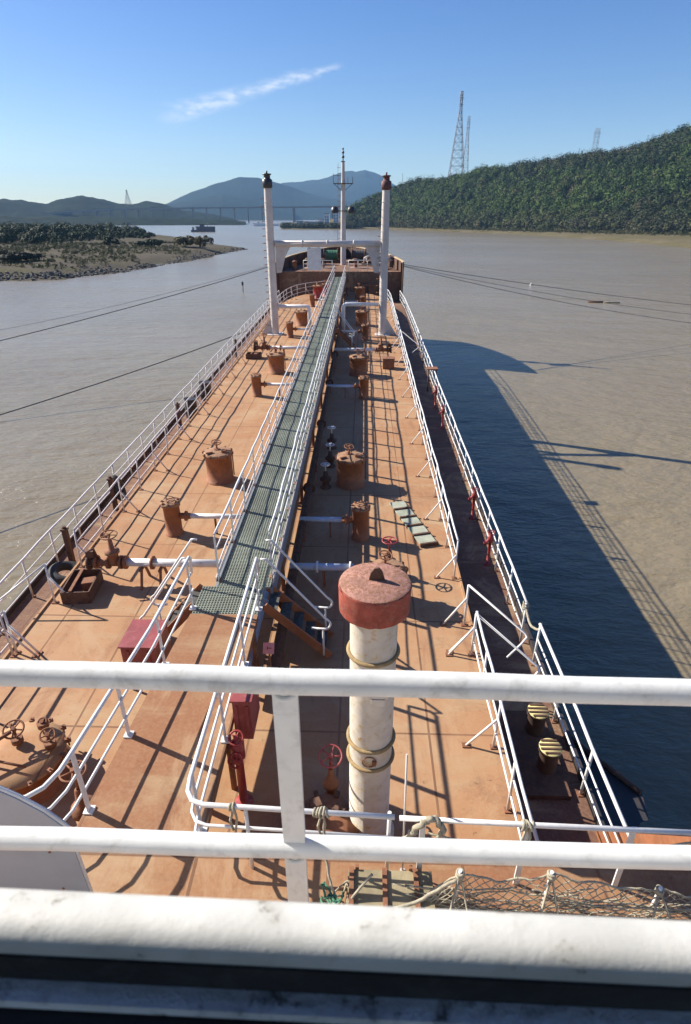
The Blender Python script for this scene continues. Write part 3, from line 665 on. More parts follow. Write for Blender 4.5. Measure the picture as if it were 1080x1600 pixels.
for s in (1, -1):
    for a, c in zip(ft[:-1], ft[1:]):
        zb = -0.9
        ax, cx = s * (a[0] + 0.05), s * (c[0] + 0.05)
        v8 = [(ax, a[1], zb), (cx, c[1], zb), (cx, c[1], btop(c[1])), (ax, a[1], btop(a[1])), (ax - s * .1, a[1], zb), (cx - s * .1, c[1], zb), (cx - s * .1, c[1], btop(c[1])), (ax - s * .1, a[1], btop(a[1]))]
        bw.add(v8, [(0, 1, 2, 3), (7, 6, 5, 4), (3, 2, 6, 7), (0, 3, 7, 4), (1, 5, 6, 2)] if s < 0 else [(3, 2, 1, 0), (4, 5, 6, 7), (7, 6, 2, 3), (4, 7, 3, 0), (2, 6, 5, 1)])
        cp.bar((ax - s * .06, a[1], btop(a[1]) + .045), (cx - s * .06, c[1], btop(c[1]) + .045), 0.2, 0.08)
    for y in (62.0, 64.2, 66.4, 68.6, 70.6):
        bw.bar((s * (hb(y) - .06), y, FZ if y > 62.7 else -.9), (s * (hb(y) - .06), y, btop(y) - .05), 0.05, 0.28, (1, 0, 0))
bw.build('bulwark', 'bulwark_brown', ship); cp.build('bulwark_cap', 'bulwark_cap', ship)
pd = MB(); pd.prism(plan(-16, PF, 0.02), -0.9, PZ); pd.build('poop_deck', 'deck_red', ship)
# triangular plates where the poop side meets the main deck rail
for s in (-1, 1):
    gp = MB(); gp.add([(s * 6.30, PF, SZ), (s * 6.30, PF + 1.9, SZ), (s * 6.30, PF, PZ + 0.45), (s * 6.22, PF, SZ), (s * 6.22, PF + 1.9, SZ), (s * 6.22, PF, PZ + 0.45)], [(0, 1, 2), (5, 4, 3), (1, 4, 5, 2), (0, 3, 4, 1), (2, 5, 3, 0)])
    gp.build('side_gusset', 'hatch_orange', ship)
# superstructure under and around the camera
WX0, WX1 = -2.4, 7.1
sp_ = MB(); sp_.box((0, -7.05, (PZ + 6.25) / 2), (10.4, 15.6, 6.25 - PZ)); sp_.build('superstructure', 'white_clean', ship)
bd = MB(); bd.box((0, -6.97, 6.30), (12.6, 15.9, 0.10)); bd.build('bridge_deck', 'deck_red', ship)
wh = thing('wheelhouse', 'dark wheelhouse with the open front window the view looks through', 'wheelhouse', (0, 0, 6.35))
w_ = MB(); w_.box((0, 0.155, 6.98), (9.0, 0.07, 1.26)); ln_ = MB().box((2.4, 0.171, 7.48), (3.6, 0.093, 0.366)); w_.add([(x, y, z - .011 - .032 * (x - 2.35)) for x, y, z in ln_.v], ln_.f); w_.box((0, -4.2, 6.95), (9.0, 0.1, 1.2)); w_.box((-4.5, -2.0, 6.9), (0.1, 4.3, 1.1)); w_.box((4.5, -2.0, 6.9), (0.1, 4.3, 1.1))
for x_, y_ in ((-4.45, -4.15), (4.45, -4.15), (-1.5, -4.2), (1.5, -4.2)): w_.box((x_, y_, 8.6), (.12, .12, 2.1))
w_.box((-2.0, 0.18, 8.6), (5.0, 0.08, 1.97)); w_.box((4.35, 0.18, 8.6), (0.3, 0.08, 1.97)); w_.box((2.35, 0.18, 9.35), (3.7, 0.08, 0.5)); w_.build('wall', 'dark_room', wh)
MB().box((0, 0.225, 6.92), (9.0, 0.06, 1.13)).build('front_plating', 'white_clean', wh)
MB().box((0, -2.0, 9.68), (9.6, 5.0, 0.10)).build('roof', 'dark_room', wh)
led = MB(); N = 24
prof = [(0.232, 7.69), (0.231, 7.712), (0.235, 7.722), (0.245, 7.7265), (0.262, 7.725), (0.270, 7.719), (0.273, 7.705), (0.273, 7.60), (0.232, 7.60)]
xs_ = [0.6 + 3.6 * i / N for i in range(N + 1)]; vs = [(x, y, z) for x in xs_ for y, z in prof]; k = len(prof)
led.add(vs, [(i * k + j, (i + 1) * k + j, (i + 1) * k + (j + 1) % k, i * k + (j + 1) % k) for i in range(N) for j in range(k)], True)
led.v = [(x, y, z - .011 - .032 * (x - 2.35)) for x, y, z in led.v]
led.build('outer_sill', 'ledge_white', wh)
def sag(b):
    b.v = [(x, y, z - .011 - .032 * (x - 2.35)) for x, y, z in b.v]; return b
sag(MB().box((2.4, 0.2305, 7.655), (3.6, 0.003, 0.10))).build('seal', 'black_rubber', wh)
sag(MB().box((2.4, 0.222, 7.669), (3.6, 0.0145, 0.010))).build('inner_sill', 'old_paint', wh)
# bridge front railing
def railing_bar(pts, r, name, mat, par, n=8): return MB().tube(pts, r, n).build(name, mat, par)
br0 = thing('bridge_railing', 'thick white two bar railing right in front of the bridge window', 'railing', (2.2, 0.93, 6.35))
def wobble(x0, x1, y, z, n, amp, sl):
    return [(x0 + (x1 - x0) * i / n, y + amp * math.sin(i * 1.7 + z * 9), z - sl * (x0 + (x1 - x0) * i / n - 2.35) + amp * math.sin(i * 2.3 + z * 5)) for i in range(n + 1)]
railing_bar(wobble(-3.2, 6.0, 0.93, 7.307, 46, 0.0012, 0.012), 0.0275, 'top_rail', 'white_clean', br0, 20)
railing_bar(wobble(-3.2, 6.0, 0.93, 6.753, 46, 0.0012, 0.004), 0.0275, 'mid_rail', 'white_clean', br0, 20)
for x in (-2.9, -1.2, 0.50, 2.195, 3.9, 5.6):
    pb = MB(); pb.box((x, 0.93, 6.80 - .006 * (x - 2.35)), (0.054, 0.016, 0.97 - .012 * (x - 2.35))); po = pb.build('post', 'white_clean', br0)
    for z_ in (7.307 - .012 * (x - 2.35), 6.753 - .004 * (x - 2.35)):
        MB().torus((x, 0.93, z_ - .027), .024, .006, 18, 6).build('weld_bead', 'white_clean', po)

# ------------------------------------------------------------------ rails
def resample(path, n):
    P_ = [Vector(p_) for p_ in path]; L = [0]
    for a, c in zip(P_[:-1], P_[1:]): L.append(L[-1] + (c - a).length)
    out = []
    for i in range(n + 1):
        d = L[-1] * i / n
        for j in range(len(P_) - 1):
            if d <= L[j + 1] + 1e-9:
                out.append(P_[j].lerp(P_[j + 1], (d - L[j]) / max(1e-9, L[j + 1] - L[j]))); break
    return out, L[-1]
def rail(label, path, h=1.05, bars=(1.0, 0.66, 0.33), sp=1.5, r=0.026, rm=0.018, mat='white_rail', flat=None, brace=None, every=2, group=None, name='guard_rail', sag=0.008, skip_ends=False):
    sag = 0.013 if sag == 0.008 else sag
    t = thing(name, label, 'railing', path[0], group)
    fine, L = resample(path, max(2, int(round(sum((Vector(a) - Vector(c)).length for a, c in zip(path[:-1], path[1:])) / sp))))
    rg = random.Random(len(label) * 7 + int(L * 10))
    jit = {}
    for i, k in enumerate(bars):
        sub, _ = resample(path, max(2, int(L / 0.75)))
        pts = [(p_.x + rg.uniform(-sag, sag), p_.y, p_.z + h * k + rg.uniform(-sag, sag)) for p_ in sub]
        MB().tube(pts, r if i == 0 else rm, 8).build('top_rail' if i == 0 else 'mid_rail', mat, t)
    for i, p_ in enumerate(fine):
        a = fine[max(0, i - 1)]; c = fine[min(len(fine) - 1, i + 1)]; d = (c - a).normalized(); s = Vector((-d.y, d.x, 0))
        lean = rg.uniform(-0.02, 0.02)
        b_ = MB()
        if flat: b_.bar(p_, (p_.x + lean, p_.y, p_.z + h * bars[0]), flat, 0.012, s)
        else: b_.tube([p_, (p_.x + lean, p_.y, p_.z + h * bars[0])], r * 0.85, 6)
        po = b_.build('post', mat, t)
        MB().box((p_.x, p_.y, p_.z + 0.01), (0.10, 0.10, 0.02)).build('foot', 'rust_brown', po)
        if brace and i % every == 0:
            q_ = MB(); foot = Vector((p_.x + brace, p_.y + 0.02, p_.z + 0.01)); q_.tube([foot, (p_.x, p_.y, p_.z + h * 0.62)], r * 0.8, 6); qo = q_.build('brace', mat, t); MB().box(foot, (0.13, 0.10, 0.025)).build('foot', 'rust_brown', qo)
    return t
IR, OR = 4.64, 6.08
rail('long inner rail on the starboard edge of the raised deck with slanted braces', [(IR, 12.15, 0), (IR, 30, 0), (IR, 53, 0), (4.45, 56, 0), (3.95, 58.3, 0)], brace=-0.42, every=2, group='rails along the raised deck')
rail('short inner rail on the starboard raised deck beside the tall vent pipe', [(IR, 9.45, 0), (4.62, 4.75, 0)], brace=-0.45, every=2, sp=1.2, group='rails along the raised deck')
rail('long inner rail on the port edge of the sunny raised deck with slanted braces', [(-IR, 12.4, 0), (-IR, 30, 0), (-IR, 53, 0), (-4.45, 56, 0), (-3.95, 58.3, 0), (-3.05, 60.1, 0), (-1.9, 61.2, 0), (-0.9, 61.7, 0)], mat='white_rail_pink', brace=0.42, every=2, group='rails along the raised deck')
rail('short inner rail on the port raised deck near the round hatch with hand wheels', [(-IR, 9.1, 0), (-IR, 4.75, 0)], mat='white_rail_pink', brace=0.45, every=2, sp=1.25, group='rails along the raised deck')
# gate leaves left open across the side deck
def gate(label, x, y, s, z=0.0):
    t = thing('swing_gate', label, 'gate', (x, y, z), 'open rail gates')
    MB().tube([(x, y, z), (x, y, z + 1.05)], 0.024, 8).build('post', 'white_rail', t)
    b_ = MB(); b_.tube([(x - s * .45, y, z + .02), (x, y, z + 0.72)], 0.022, 6); qo = b_.build('brace', 'white_rail', t); MB().box((x - s * .45, y, z + .012), (.13, .1, .024)).build('foot', 'rust_brown', qo); MB().box((x, y, z + .012), (.13, .1, .024)).build('foot', 'rust_brown', qo)
    b_ = MB(); b_.tube([(x, y, z + 1.05), (x + s * 1.15, y - 0.55, z + 0.25), (x + s * 1.18, y - .62, z + .2), (x + s * 1.05, y - .72, z + .1), (x + s * .75, y - .9, z - .1)], 0.022, 8); b_.build('handrail', 'white_rail', t)
gate('open white handrail leaf with a slanted brace at the end of the long starboard rail', 4.62, 10.35, 1)
gate('second white handrail leaf on the starboard side deck steps beside the vent pipe', 4.62, 9.38, 1)
gate('white handrail leaf over the port side deck steps casting a long shadow', -4.62, 10.9, -1)
gate('white handrail leaf nearer the poop on the port side deck steps', -4.62, 9.2, -1)
gate('small handrail leaf on the starboard side deck steps by the kingpost', 4.62, 37.5, 1)
rail('starboard outer rail along the shaded side deck from bow to rope-tied gap', [(OR, 10.9, SZ), (OR, 30, SZ), (OR + .04, 45, SZ), (OR, 56, SZ), (5.9, 61.4, SZ)], h=1.12, sp=1.5, r=0.03, group='outer rails at the ship side')
rail('starboard outer rail beside the bollards between the rope-tied gap and the poop', [(OR + .1, 10.15, SZ), (OR + .12, 5.3, SZ)], h=1.12, sp=1.6, r=0.032, group='outer rails at the ship side')
rail('port outer rail at the water side with dark stanchions and tyres behind', [(-OR, 4.9, SZ), (-OR, 30, SZ), (-OR - .04, 45, SZ), (-OR, 56, SZ), (-5.9, 61.4, SZ)], h=1.12, sp=1.5, r=0.03, mat='white_rail', group='outer rails at the ship side')
# forecastle break rails
rail('little white rail on the forecastle edge port of the catwalk', [(-3.6, 63.0, FZ), (-2.2, 63.0, FZ), (-0.75, 63.0, FZ)], h=1.0, sp=0.95, r=0.03, group='forecastle rails')
rail('little white rail on the forecastle edge starboard of the catwalk', [(0.85, 63.0, FZ), (2.2, 63.0, FZ), (3.6, 63.0, FZ)], h=1.0, sp=0.95, r=0.03, group='forecastle rails')
rail('curved white rail on the bow beyond the foremast', [(0.3, 75.5, 2.9), (1.3, 75.0, 2.9), (2.2, 73.9, 2.9)], h=0.75, sp=0.6, bars=(1, 0.5), r=0.03, group='forecastle rails')

# ------------------------------------------------------------------ catwalk
CX0, CX1 = -0.50, 0.56
cw = thing('catwalk', 'raised walkway of green grating running along the middle of the ship', 'walkway', (0, 9, 0))
def grating(x0, x1, y0, y1, z, sx=0.055, sy=0.055):
    g_ = MB(); y = y0
    while y < y1: g_.bar((x0, y, z - 0.026), (x1, y, z - 0.026), 0.012, 0.044); y += sy
    x = x0 + 0.01
    while x < x1: g_.bar((x, y0, z - 0.025), (x, y1, z - 0.025), 0.012, 0.05); x += sx
    return g_
for y0 in np.arange(9.75, 62.4, 3.3):
    grating(CX0, CX1, float(y0) + .012, min(62.6, float(y0) + 3.29), PZ).build('grating', 'grating_green', cw)
grating(-0.78, 0.46, 8.85, 9.74, PZ).build('grating', 'grating_green', cw)
b = MB()
for x in (CX0 - .03, CX1 + .03): b.bar((x, 9.75, PZ - 0.19), (x, 62.6, PZ - 0.19), 0.05, 0.3)
b.bar((0.03, 9.75, PZ - 0.13), (0.03, 62.6, PZ - 0.13), 0.05, 0.15)
b.build('beam', 'steel_grey', cw)
b = MB()
for x in (CX0 - .05, CX1 + .05): b.bar((x, 9.9, PZ + 0.045), (x, 62.6, PZ + 0.045), 0.012, 0.11)
b.build('toe_board', 'white_rail_pink', cw)
for y in np.arange(11.5, 62, 4.6):
    b = MB(); y = float(y)
    for x in (CX0, CX1): b.tube([(x, y, 0), (x, y, PZ - .18)], 0.05, 8); b.box((x, y, .012), (.2, .2, .024))
    b.bar((CX0, y, PZ - 0.22), (CX1, y, PZ - 0.22), 0.08, 0.09); b.tube([(CX0, y, .15), (CX1, y, PZ - .3)], 0.025, 6); b.build('trestle', 'rust_brown', cw)
# near platform reaching the poop
MB().prism([(-1.12, PF), (0.50, PF), (0.46, 8.84), (-0.80, 8.84)], PZ - 0.14, PZ).build('platform', 'deck_red', cw)
for x, y in ((-0.85, 6.2), (0.42, 6.2), (-0.72, 8.6), (0.40, 8.6)): MB().tube([(x, y, 0), (x, y, PZ - .145)], 0.05, 8).build('platform_leg', 'rust_brown', cw)
rail('catwalk rail on its port edge with flat white stanchions', [(CX0, 9.95, PZ), (CX0, 62.4, PZ)], h=1.05, bars=(1, .66, .33), sp=1.5, flat=0.11, r=0.026, rm=0.016, group='catwalk rails')
rail('catwalk rail on its starboard edge with flat white stanchions', [(CX1, 10.1, PZ), (CX1, 62.4, PZ)], h=1.05, bars=(1, .66, .33), sp=1.5, flat=0.11, r=0.026, rm=0.016, group='catwalk rails')
def platform_rail(label, path, posts, curve):
    t = thing('guard_rail', label, 'railing', (*path[0], PZ), 'catwalk rails')
    for i, k in enumerate((1.05, 0.70, 0.35)):
        pts = [(p_[0], p_[1], PZ + k) for p_ in path] + [(p_[0], p_[1], PZ + k) for p_ in curve]
        if i == 0: pts = [(path[0][0], path[0][1] + 0.02, PZ + 0.7), (path[0][0], path[0][1] + 0.06, PZ + 0.98)] + pts
        MB().tube(pts, (0.028, 0.019, 0.019)[i], 10).build('top_rail' if i == 0 else 'mid_rail', 'white_rail', t)
    for x, y in posts:
        b_ = MB(); b_.bar((x, y, PZ), (x, y, PZ + 1.04), 0.085, 0.014, (1, 0, 0)); b_.box((x, y, PZ + 0.012), (0.12, 0.12, 0.024)); b_.build('post', 'white_rail', t)
    return t
platform_rail('orange platform rail bending outwards beside the round hatch with hand wheels', [(-0.78, 9.15), (-0.84, 7.1), (-1.03, 4.85)], [(-0.79, 9.0), (-0.86, 7.45), (-0.95, 6.0), (-1.03, 4.8)], [(-1.06, 4.55), (-1.14, 4.33), (-1.28, 4.2), (-1.5, 4.16), (-4.6, 4.2)])
tp = platform_rail('orange platform rail turning the corner to run along the poop front before the vent pipe', [(0.46, 9.15), (0.46, 6.5), (0.46, 4.5)], [(0.46, 9.0), (0.46, 7.5), (0.46, 5.95), (0.46, 4.55)], [(0.48, 4.33), (0.55, 4.22), (0.68, 4.17), (1.4, 4.14), (2.75, 4.08)])
for x in (1.15, 2.7): MB().tube([(x, 4.14, PZ), (x, 4.14, PZ + 1.04)], 0.022, 8).build('post', 'white_rail', tp)
pr = thing('guard_rail', 'poop front rail with ropes and netting tied along its starboard half', 'railing', (2.8, 4.06, PZ))
MB().tube([(2.8, 4.07, PZ + 1.05), (4.2, 4.03, PZ + 1.05), (6.25, 3.98, PZ + 1.05)], 0.028, 10).build('top_rail', 'white_rail', pr)
MB().tube([(2.8, 4.07, PZ + .55), (4.2, 4.03, PZ + .55), (6.25, 3.98, PZ + .55)], 0.02, 8).build('mid_rail', 'white_rail', pr)
for x in (3.05, 4.15, 5.25, 6.2): MB().box((x, 4.04, PZ + 0.52), (0.06, 0.02, 1.04)).build('post', 'white_rail', pr)

# stairs off the catwalk
def stair(label, x0, y0, s, z1=0.0, run=1.25, w=0.62):
    t = thing('deck_stair', label, 'stairs', (x0 + s * run / 2, y0 + w / 2, z1), 'stairs off the catwalk')
    for y in (y0, y0 + w):
        MB().bar((x0, y, PZ - .08), (x0 + s * run, y, z1 + .06), 0.04, 0.17).build('stringer', 'hatch_orange', t)
    for i in range(5):
        k = (i + .6) / 5.4; MB().box((x0 + s * run * k, y0 + w / 2, PZ - .05 - (PZ - z1 - .05) * k), (0.20, w - .04, 0.025)).build('step', 'tread_dark', t)
    for y in (y0 - .03, y0 + w + .03):
        MB().tube([(x0, y, PZ + 1.0), (x0 + s * .1, y, PZ + 1.0)] + [(x0 + s * (run - .08), y, z1 + 1.02)] + arc((x0 + s * (run - .1), y, z1 + .88), 0.12, 50 if s > 0 else 130, -90 if s > 0 else 270, 7) + [(x0 + s * (run * .72), y, z1 + .78)], 0.023, 8).build('handrail', 'white_rail', t)
        MB().tube([(x0 + s * run * .9, y, z1 + .1), (x0 + s * run * .9, y, z1 + 0.78)], 0.02, 6).build('handrail_post', 'white_rail', t)
stair('orange steel stair down the starboard side of the catwalk near the vent pipe', 0.52, 9.22, 1)
stair('orange steel stair down the port side of the catwalk beside the red box', -0.82, 9.22, -1, run=1.1)
stair('distant stair off the starboard side of the catwalk by the kingpost', 0.6, 37.0, 1, run=1.2)

# ------------------------------------------------------------------ pipework under the catwalk
for x, z, r, lab, mt_ in ((0.78, 0.45, 0.11, 'long cargo pipe low along the shaded starboard side of the catwalk', 'rust_dark'), (0.22, 0.42, 0.11, 'long cargo pipe hidden beneath the catwalk grating', 'pipe_blue'), (-0.28, 0.42, 0.10, 'thin brown pipe beneath the port side of the catwalk', 'rust_brown')):
    t = thing('cargo_pipe', lab, 'pipe', (x, 30, 0), 'fore and aft cargo pipes')
    MB().tube([(x, 8.0, z), (x, 61.0, z)], r, 12).build('pipe', mt_, t)
    for y in np.arange(10.4, 60, 5.8):
        MB().cyl((x, float(y) - .03, z), r * 1.7, 0.06, 14, axis='Y').build('flange', mt_, t)
    for y in np.arange(9.2, 60, 4.6):
        b = MB(); b.box((x, float(y), (z - r) / 2), (.16, .05, z - r)); b.build('support', 'rust_brown', t)

# ------------------------------------------------------------------ tank hatches and pots
def dogs(par, c, R, n, s=0.05, mat='rust_brown'):
    for k in range(n):
        b = MB(); a = 2 * math.pi * k / n; p_ = Vector(c) + Vector((R * math.cos(a), R * math.sin(a), 0)); b.box(p_, (s * 1.6, s, s * 1.4), rz=a); b.tube([p_ + Vector((0, 0, -.12)), p_ + Vector((0, 0, .06))], s * 0.28, 5); b.build('clamp', mat, par)
def hatch(label, x, y, r=0.43, h=0.88, wheel=True, side=1, group='large tank hatches', tint='hatch_orange', seed=0):
    t = thing('tank_hatch', label, 'hatch', (x, y, 0), group); rg = random.Random(seed)
    b = MB(); b.lathe((x, y, 0), [(r * 1.12, 0.0), (r * 1.12, .03), (r * 1.0, .04), (r, h - .06), (r * 1.07, h - .06), (r * 1.07, h)], 30); b.build('coaming', tint, t)
    b = MB(); b.lathe((x, y, 0), [(r * 1.08, h + .003), (r * 1.08, h + .05), (r * .95, h + .075), (r * .4, h + .10), (0.001, h + .11)], 30); b.build('lid', 'hatch_lid', t)
    dogs(t, (x, y, h + .03), r * 1.1, 10)
    b = MB(); hx = x - side * r * .1; b.tube([(hx, y + r * .2, h + .08), (hx, y + r * .2, h + .34)], 0.03, 8); b.cyl((hx, y + r * .2, h + .08), 0.1, .06, 12); b.wheel((hx, y + r * .2, h + .35), 0.15, (.15, -.2, 1)); b.build('hand_wheel', 'rust_brown', t)
    b = MB(); b.tube([(x + side * r * 1.1, y, h * .2), (x + side * r * 1.1, y, h + .10), (x + side * r * .6, y - .1, h + .16)], 0.02, 6); b.box((x + side * r * .55, y - .12, h + .13), (.14, .12, .10)); b.box((x - side * r * .5, y - .25, h + .12), (.22, .05, .05), rz=.5); b.build('hinge_arm', 'rust_brown', t)
    return t
def pot(label, x, y, to_x, r=0.22, h=0.92, pm='pipe_white', group='small orange pots', z=0.55):
    t = thing('gauge_pot', label, 'tank pot', (x, y, 0), group); s = 1 if to_x > x else -1
    MB().lathe((x, y, 0), [(r * 1.12, 0), (r * 1.12, .03), (r, .04), (r, h - .05), (r * 1.16, h - .05), (r * 1.16, h)], 24).build('body', 'hatch_orange', t)
    b = MB(); b.lathe((x, y, 0), [(r * 1.17, h + .003), (r * 1.17, h + .045), (r * .8, h + .06), (0.001, h + .065)], 24); b.build('lid', 'hatch_lid', t)
    dogs(t, (x, y, h + .05), r * 1.0, 8, .045); MB().torus((x, y, h + .10), r * .5, .015, 16, 6).build('lifting_ring', 'rust_brown', t)
    b = MB(); b.tube([(x + s * r * .9, y, z), (x + s * (r + .28), y, z)], 0.085, 12); b.cyl((x + s * (r + .16) - .025, y, z), 0.14, .05, 14, axis='X'); b.build('branch', 'hatch_orange', t)
    b = MB(); b.tube([(x + s * (r + .282), y, z), (to_x, y, z)], 0.07, 12); b.build('pipe', pm, t)
    b = MB(); b.box(((x + to_x) / 2, y, (z - .07) / 2), (.05, .05, z - .07)); b.build('support', 'rust_brown', t)
    return t
hatch('orange tank hatch alone on the sunny port deck forward of the brown valve tray', -2.27, 17.7, 0.42, 0.93, seed=1)
hatch('orange tank hatch on the port deck just aft of the manifold by the port kingpost', -2.2, 31.3, 0.42, 0.93, seed=2)
hatch('orange tank hatch beyond the port kingpost', -2.1, 44.6, 0.42, 0.93, seed=3)
hatch('red tank hatch furthest forward on the port deck', -1.9, 58.2, 0.42, 1.0, tint='hydrant_red', seed=4)
hatch('second red tank hatch beside the curved rail at the port fore end', -1.2, 59.4, 0.36, 1.0, tint='hydrant_red', seed=5)
hatch('orange tank hatch half in the catwalk shadow on the starboard deck beside the green plank', 2.0, 17.5, 0.44, 0.9, side=1, seed=6)
hatch('orange tank hatch on the starboard deck with a valve and brown box just behind', 2.13, 31.0, 0.44, 0.9, seed=7)
hatch('orange tank hatch beyond the starboard kingpost under the white arched pipe', 2.24, 44.7, 0.42, 0.93, seed=8)
hatch('orange tank hatch furthest forward on the starboard deck', 2.0, 57.5, 0.44, 0.95, seed=9)
hatch('red brown tank hatch hidden mostly behind the mushroom cap of the vent pipe', 2.95, 11.2, 0.40, 0.82, tint='box_red', seed=10)
pot('small orange pot with white branch pipe on the port deck near the brown valve tray', -2.78, 14.15, -0.45)
pot('small orange pot with white branch pipe on the port deck between the two orange hatches', -2.57, 27.1, -0.45)
pot('small orange pot beside the foot of the port kingpost', -2.49, 40.3, -0.45)
pot('small orange pot far forward on the port deck before the red hatches', -2.0, 53.0, -0.45)
pot('small orange pot with pale blue branch pipe beside the green plank', 2.35, 14.05, 0.70, pm='pipe_blue')
pot('small orange pot with pale blue branch pipe on the middle of the starboard deck', 2.42, 26.9, 0.70, pm='pipe_blue')
pot('small orange pot beside the foot of the starboard kingpost', 2.5, 39.6, 0.70, pm='pipe_white')
pot('small orange pot far forward on the starboard deck', 2.3, 52.0, 0.70, pm='pipe_white')

# low hatch covered in hand wheels, port side by the poop
t = thing('tank_hatch', 'wide low rusty hatch crowded with hand wheels beside the platform rail', 'hatch', (-2.95, 6.35, 0), 'large tank hatches')
hx, hy = -2.95, 6.35
MB().lathe((hx, hy, 0), [(0.70, 0), (0.70, .03), (0.62, .04), (0.62, .40), (0.66, .40), (0.66, .44)], 36).build('coaming', 'hatch_orange', t)
MB().lathe((hx, hy, 0), [(0.67, .443), (0.67, .49), (.3, .505), (0.001, .51)], 36).build('lid', 'deck_orange', t)
dogs(t, (hx, hy, .47), .69, 14, .055)
for dx, dy, hz_, R, ax in ((-.10, .16, .84, .15, (.1, -.3, .9)), (.46, .10, .80, .11, (.2, -.3, .9)), (.16, .48, .66, .07, (0, -.4, .9))):
    b = MB(); b.tube([(hx + dx, hy + dy, .5), (hx + dx, hy + dy, hz_)], .022, 8); b.cyl((hx + dx, hy + dy, .56), .09, .10, 12); b.wheel((hx + dx, hy + dy, hz_), R, ax); b.build('hand_wheel', 'rust_brown', t)
b = MB(); b.tube([(hx - .75, hy - .6, .75), (hx - .1, hy + .1, .85)], .028, 6); b.tube([(hx - .5, hy - .2, .62), (hx + .3, hy - .35, .62)], .022, 6); b.build('lever', 'rust_brown', t)
# deck valve with wheel beside it (throws the wheel shadow on the platform)
def valve(label, x, y, h=0.75, R=0.16, mat='rust_brown', wheel_mat='rust_brown', axis=(0, 0, 1), group='deck valves', body=0.12):
    t = thing('deck_valve', label, 'valve', (x, y, 0), group)
    b = MB(); b.lathe((x, y, 0), [(body * 1.5, 0), (body * 1.5, .04), (body * .9, .06), (body, h * .3), (body * 1.5, h * .34), (body * 1.5, h * .42), (body * .8, h * .45), (body * .5, h * .7), (0.03, h * .72)], 16); b.build('body', mat, t)
    b = MB(); b.tube([(x, y, h * .7), (x, y, h)], 0.02, 8); b.wheel((x, y, h), R, axis); b.build('hand_wheel', wheel_mat, t); return t
valve('brown valve with hand wheel standing outside the platform rail by the low hatch', -1.55, 5.45, 1.25, .17)
valve('red hand wheel valve just behind the mushroom cap of the vent pipe', 3.05, 12.3, 0.95, .18, wheel_mat='hydrant_red')
valve('tall stemmed valve with red hand wheel at the foot of the vent pipe', 1.95, 6.05, 0.95, .17, wheel_mat='box_red', axis=(0, -.3, 1), mat='hatch_orange', body=.08)
for i, (x, y) in enumerate(((1.25, 20.6), (1.28, 18.9), (1.22, 17.2))):
    valve(['dark valve in the catwalk shadow, furthest forward of three beside the starboard hatch', 'dark valve in the catwalk shadow, middle one of three near the starboard hatch', 'dark valve in the catwalk shadow, aftmost of three near the starboard hatch'][i], x, y, 0.8, .14, 'rust_dark', 'pipe_white', group='dark valves in the catwalk shadow')
# rusty fittings around the vent foot
t = thing('tank_hatch', 'low hatch with crumbling rusty fittings at the foot of the tall vent pipe', 'hatch', (1.9, 5.35, 0), 'large tank hatches')
MB().lathe((1.9, 5.35, 0), [(.5, 0), (.5, .03), (.44, .04), (.44, .3), (.48, .3), (.48, .34)], 30).build('coaming', 'rust_brown', t)
MB().lathe((1.9, 5.35, 0), [(.49, .343), (.49, .38), (.2, .40), (.001, .41)], 30).build('lid', 'rust_brown', t)
dogs(t, (1.9, 5.35, .38), .5, 10, .06, 'rust_dark'); MB().box((1.75, 5.6, .46), (.16, .14, .14), rz=.4).build('rust_lump', 'rust_dark', t); MB().box((2.1, 5.55, .44), (.12, .16, .10), rz=1).build('rust_lump', 'rust_dark', t)

# manifolds: valve, tray and cross pipe
def manifold(label, x, y, s, tray=True):
    """s: +1 pipe runs towards +X (port manifold), -1 towards the catwalk from starboard"""
    t = thing('cargo_manifold', label, 'manifold', (x, y, 0), 'cargo manifolds')
    end = -0.45 if s > 0 else 0.70
    MB().tube([(x + s * .35, y, .58), (end, y, .58)], .095, 14).build('pipe', 'pipe_white', t)
    for dx in (.36, 1.0): MB().cyl((x + s * dx - .03, y, .58), .165, .06, 16, axis='X').build('flange', 'hatch_orange', t)
    b = MB(); b.tube([(x - s * .35, y, .58), (x + s * .34, y, .58)], .10, 14)
    for dx in (-.34, -.05, .25): b.cyl((x + s * dx - .03, y, .58), .165, .06, 16, axis='X')
    b.lathe((x + s * .08, y, .58), [(.13, 0), (.12, .25), (.17, .26), (.17, .32), (.07, .34), (.05, .6), (.03, .62)], 14); b.build('valve_body', 'rust_brown', t)
    b = MB(); b.tube([(x + s * .08, y, 1.15), (x + s * .08, y, 1.32)], .02, 8); b.wheel((x + s * .08, y, 1.32), .19, (0, -.1, 1)); b.build('hand_wheel', 'rust_brown', t)
    b = MB()
    for dx in (.75, 1.2):
        for dy in (-.22, .22): b.bar((x + s * dx, y + dy * 1.4, 0), (x + s * dx, y + dy * .4, .5), .05, .05, (1, 0, 0))
        b.bar((x + s * dx, y - .2, .46), (x + s * dx, y + .2, .46), .06, .05)
    b.build('support', 'rust_brown', t)
    b = MB(); b.tube([(x - s * .36, y, .58), (x - s * .5, y, .58)], .12, 14); b.cyl((x - s * .5 - .03, y, .58), .19, .05, 16, axis='X')
    for k in range(6): a = k * math.pi / 3; b.tube([(x - s * .56, y + .15 * math.cos(a), .58 + .15 * math.sin(a)), (x - s * .42, y + .15 * math.cos(a), .58 + .15 * math.sin(a))], .018, 5)
    b.box((x - s * .42, y - .05, .84), (.18, .12, .16)); b.tube([(x - s * .3, y, .7), (x - s * .3, y - .1, 1.0), (x - s * .45, y - .18, .95)], .03, 6); b.build('blank_flange', 'rust_dark', t)
    return t
manifold('brown port manifold valve and white pipe beside the drip tray near the poop', -3.55, 11.75, 1)
